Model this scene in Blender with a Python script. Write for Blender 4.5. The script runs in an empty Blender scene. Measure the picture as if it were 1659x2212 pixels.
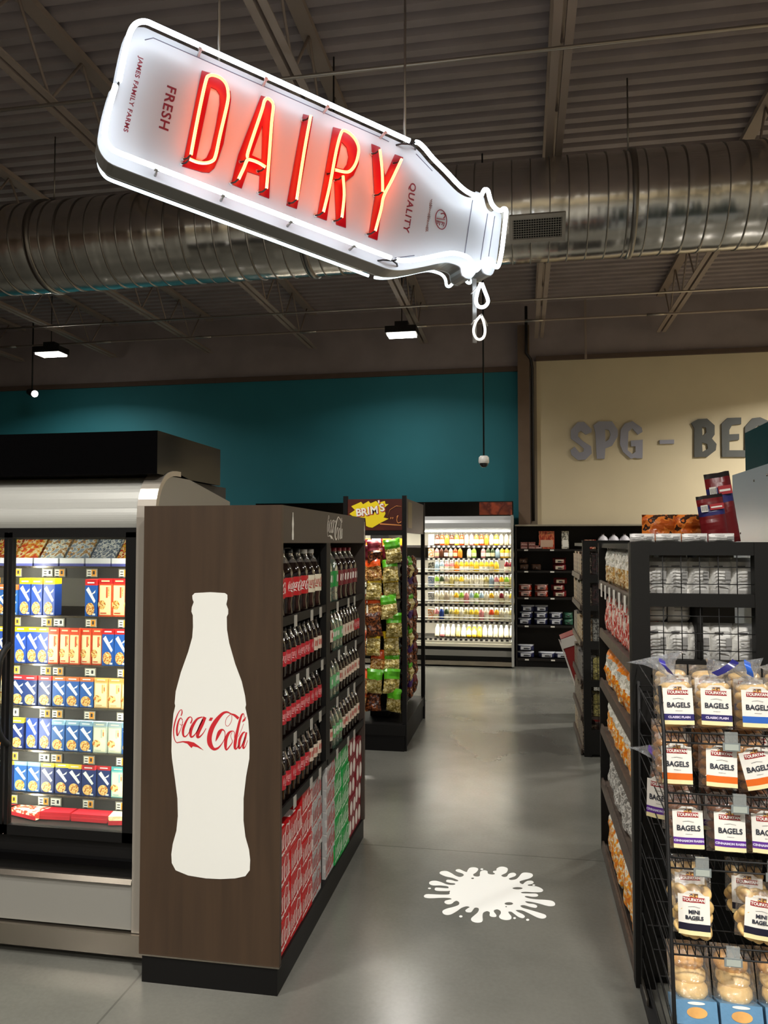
import bpy, bmesh, math, random
from mathutils import Vector, Matrix, noise

SC = bpy.context.scene
COL = SC.collection
PI = math.pi

# ------------------------------------------------------------------ camera, world, exposure
cd = bpy.data.cameras.new('camera')
cam = bpy.data.objects.new('camera', cd)
COL.objects.link(cam)
SC.camera = cam
FPX = 1661.0
cd.sensor_fit = 'HORIZONTAL'
cd.sensor_width = 36.0
cd.lens = 36.0 * FPX / 1659.0
cd.clip_start = 0.05
cam.location = (0, 0, 1.6)
cam.rotation_euler = (PI / 2 + math.atan(67 / FPX), 0, math.atan(299 / FPX))

w = bpy.data.worlds.new('world')
SC.world = w
w.use_nodes = True
w.node_tree.nodes['Background'].inputs[0].default_value = (0.9, 0.92, 1, 1)
w.node_tree.nodes['Background'].inputs[1].default_value = 0.02
SC.view_settings.view_transform = 'Standard'
SC.view_settings.look = 'None'
SC.view_settings.exposure = 0.15
SC.view_settings.gamma = 1.0
SC.view_settings.use_curve_mapping = False

# ------------------------------------------------------------------ materials
def lin(c):
    if isinstance(c, str):
        c = c.lstrip('#')
        c = [int(c[i:i + 2], 16) / 255 for i in (0, 2, 4)]
    return tuple((v / 12.92 if v <= 0.04045 else ((v + 0.055) / 1.055) ** 2.4) for v in c) + (1.0,)

MATS = {}
def mat(name, color, rough=0.6, metal=0.0, emit=None, es=0.0, var=0.0, vs=8.0, bump=0.0, bs=40.0, alpha=None, coat=0.0, spec=0.5):
    if name in MATS: return MATS[name]
    m = bpy.data.materials.new(name)
    m.use_nodes = True
    nt = m.node_tree
    b = nt.nodes['Principled BSDF']
    c = lin(color)
    b.inputs['Base Color'].default_value = c
    b.inputs['Roughness'].default_value = rough
    b.inputs['Metallic'].default_value = metal
    b.inputs['Coat Weight'].default_value = coat
    b.inputs['Specular IOR Level'].default_value = spec
    if emit is not None:
        b.inputs['Emission Color'].default_value = tuple(emit) + (1,)
        b.inputs['Emission Strength'].default_value = es
    if var or bump:
        tc = nt.nodes.new('ShaderNodeTexCoord')
        n = nt.nodes.new('ShaderNodeTexNoise'); n.inputs['Scale'].default_value = vs; n.inputs['Detail'].default_value = 4
        nt.links.new(tc.outputs['Object'], n.inputs['Vector'])
        if var:
            r = nt.nodes.new('ShaderNodeMapRange')
            r.inputs['From Min'].default_value = 0.3; r.inputs['From Max'].default_value = 0.7
            r.inputs['To Min'].default_value = 1 - var; r.inputs['To Max'].default_value = 1 + var
            nt.links.new(n.outputs['Fac'], r.inputs['Value'])
            mx = nt.nodes.new('ShaderNodeVectorMath'); mx.operation = 'SCALE'
            mx.inputs[0].default_value = c[:3]
            nt.links.new(r.outputs[0], mx.inputs['Scale'])
            nt.links.new(mx.outputs[0], b.inputs['Base Color'])
        if bump:
            n2 = nt.nodes.new('ShaderNodeTexNoise'); n2.inputs['Scale'].default_value = bs; n2.inputs['Detail'].default_value = 3
            nt.links.new(tc.outputs['Object'], n2.inputs['Vector'])
            bp = nt.nodes.new('ShaderNodeBump'); bp.inputs['Strength'].default_value = bump; bp.inputs['Distance'].default_value = 0.01
            nt.links.new(n2.outputs['Fac'], bp.inputs['Height'])
            nt.links.new(bp.outputs[0], b.inputs['Normal'])
    MATS[name] = m
    return m

def mprint(name, colors, scale=30.0, rough=0.4, stretch=(1, 1, 1), bump=0.25, bs=60.0, soft=False):
    """printed packaging: patches of a few flat colours"""
    if name in MATS: return MATS[name]
    m = bpy.data.materials.new(name); m.use_nodes = True
    nt = m.node_tree; b = nt.nodes['Principled BSDF']
    tc = nt.nodes.new('ShaderNodeTexCoord'); mp = nt.nodes.new('ShaderNodeMapping')
    mp.inputs['Scale'].default_value = stretch
    nt.links.new(tc.outputs['Object'], mp.inputs['Vector'])
    n = nt.nodes.new('ShaderNodeTexNoise'); n.inputs['Scale'].default_value = scale; n.inputs['Detail'].default_value = 2.5
    nt.links.new(mp.outputs[0], n.inputs['Vector'])
    r = nt.nodes.new('ShaderNodeValToRGB'); r.color_ramp.interpolation = 'LINEAR' if soft else 'CONSTANT'
    el = r.color_ramp.elements
    k = len(colors)
    pos = [0.0] + [0.36 + 0.28 * (i) / max(1, k - 1) for i in range(1, k)]
    el[0].position = 0; el[0].color = lin(colors[0])
    el[1].position = pos[1] if k > 1 else 1; el[1].color = lin(colors[min(1, k - 1)])
    for i in range(2, k):
        e = el.new(pos[i]); e.color = lin(colors[i])
    nt.links.new(n.outputs['Fac'], r.inputs['Fac'])
    nt.links.new(r.outputs['Color'], b.inputs['Base Color'])
    b.inputs['Roughness'].default_value = rough
    if bump:
        n2 = nt.nodes.new('ShaderNodeTexNoise'); n2.inputs['Scale'].default_value = bs
        nt.links.new(tc.outputs['Object'], n2.inputs['Vector'])
        bp = nt.nodes.new('ShaderNodeBump'); bp.inputs['Strength'].default_value = bump; bp.inputs['Distance'].default_value = 0.01
        nt.links.new(n2.outputs['Fac'], bp.inputs['Height']); nt.links.new(bp.outputs[0], b.inputs['Normal'])
    MATS[name] = m
    return m

def mclear(name, tint='#ffffff', gloss=0.12, rough=0.08, bump=0.6, bs=35.0, cloud=0.0):
    """thin clear film or glass"""
    if name in MATS: return MATS[name]
    m = bpy.data.materials.new(name); m.use_nodes = True
    nt = m.node_tree; nt.nodes.clear()
    out = nt.nodes.new('ShaderNodeOutputMaterial')
    tr = nt.nodes.new('ShaderNodeBsdfTransparent'); tr.inputs[0].default_value = lin(tint)
    gl = nt.nodes.new('ShaderNodeBsdfGlossy'); gl.inputs['Roughness'].default_value = rough
    gl.inputs[0].default_value = (1, 1, 1, 1)
    mx = nt.nodes.new('ShaderNodeMixShader')
    lw = nt.nodes.new('ShaderNodeLayerWeight'); lw.inputs['Blend'].default_value = 0.25
    mr = nt.nodes.new('ShaderNodeMapRange'); mr.inputs['To Min'].default_value = gloss; mr.inputs['To Max'].default_value = min(1, gloss + 0.45)
    nt.links.new(lw.outputs['Facing'], mr.inputs['Value']); nt.links.new(mr.outputs[0], mx.inputs[0])
    nt.links.new(tr.outputs[0], mx.inputs[1]); nt.links.new(gl.outputs[0], mx.inputs[2])
    last = mx
    tc = nt.nodes.new('ShaderNodeTexCoord')
    if bump:
        n2 = nt.nodes.new('ShaderNodeTexNoise'); n2.inputs['Scale'].default_value = bs; n2.inputs['Detail'].default_value = 3
        nt.links.new(tc.outputs['Object'], n2.inputs['Vector'])
        bp = nt.nodes.new('ShaderNodeBump'); bp.inputs['Strength'].default_value = bump; bp.inputs['Distance'].default_value = 0.02
        nt.links.new(n2.outputs['Fac'], bp.inputs['Height']); nt.links.new(bp.outputs[0], gl.inputs['Normal'])
    if cloud:
        df = nt.nodes.new('ShaderNodeBsdfDiffuse'); df.inputs[0].default_value = lin(tint)
        mx2 = nt.nodes.new('ShaderNodeMixShader'); mx2.inputs[0].default_value = cloud
        nt.links.new(mx.outputs[0], mx2.inputs[1]); nt.links.new(df.outputs[0], mx2.inputs[2]); last = mx2
    nt.links.new(last.outputs[0], out.inputs[0])
    MATS[name] = m
    return m

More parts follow.
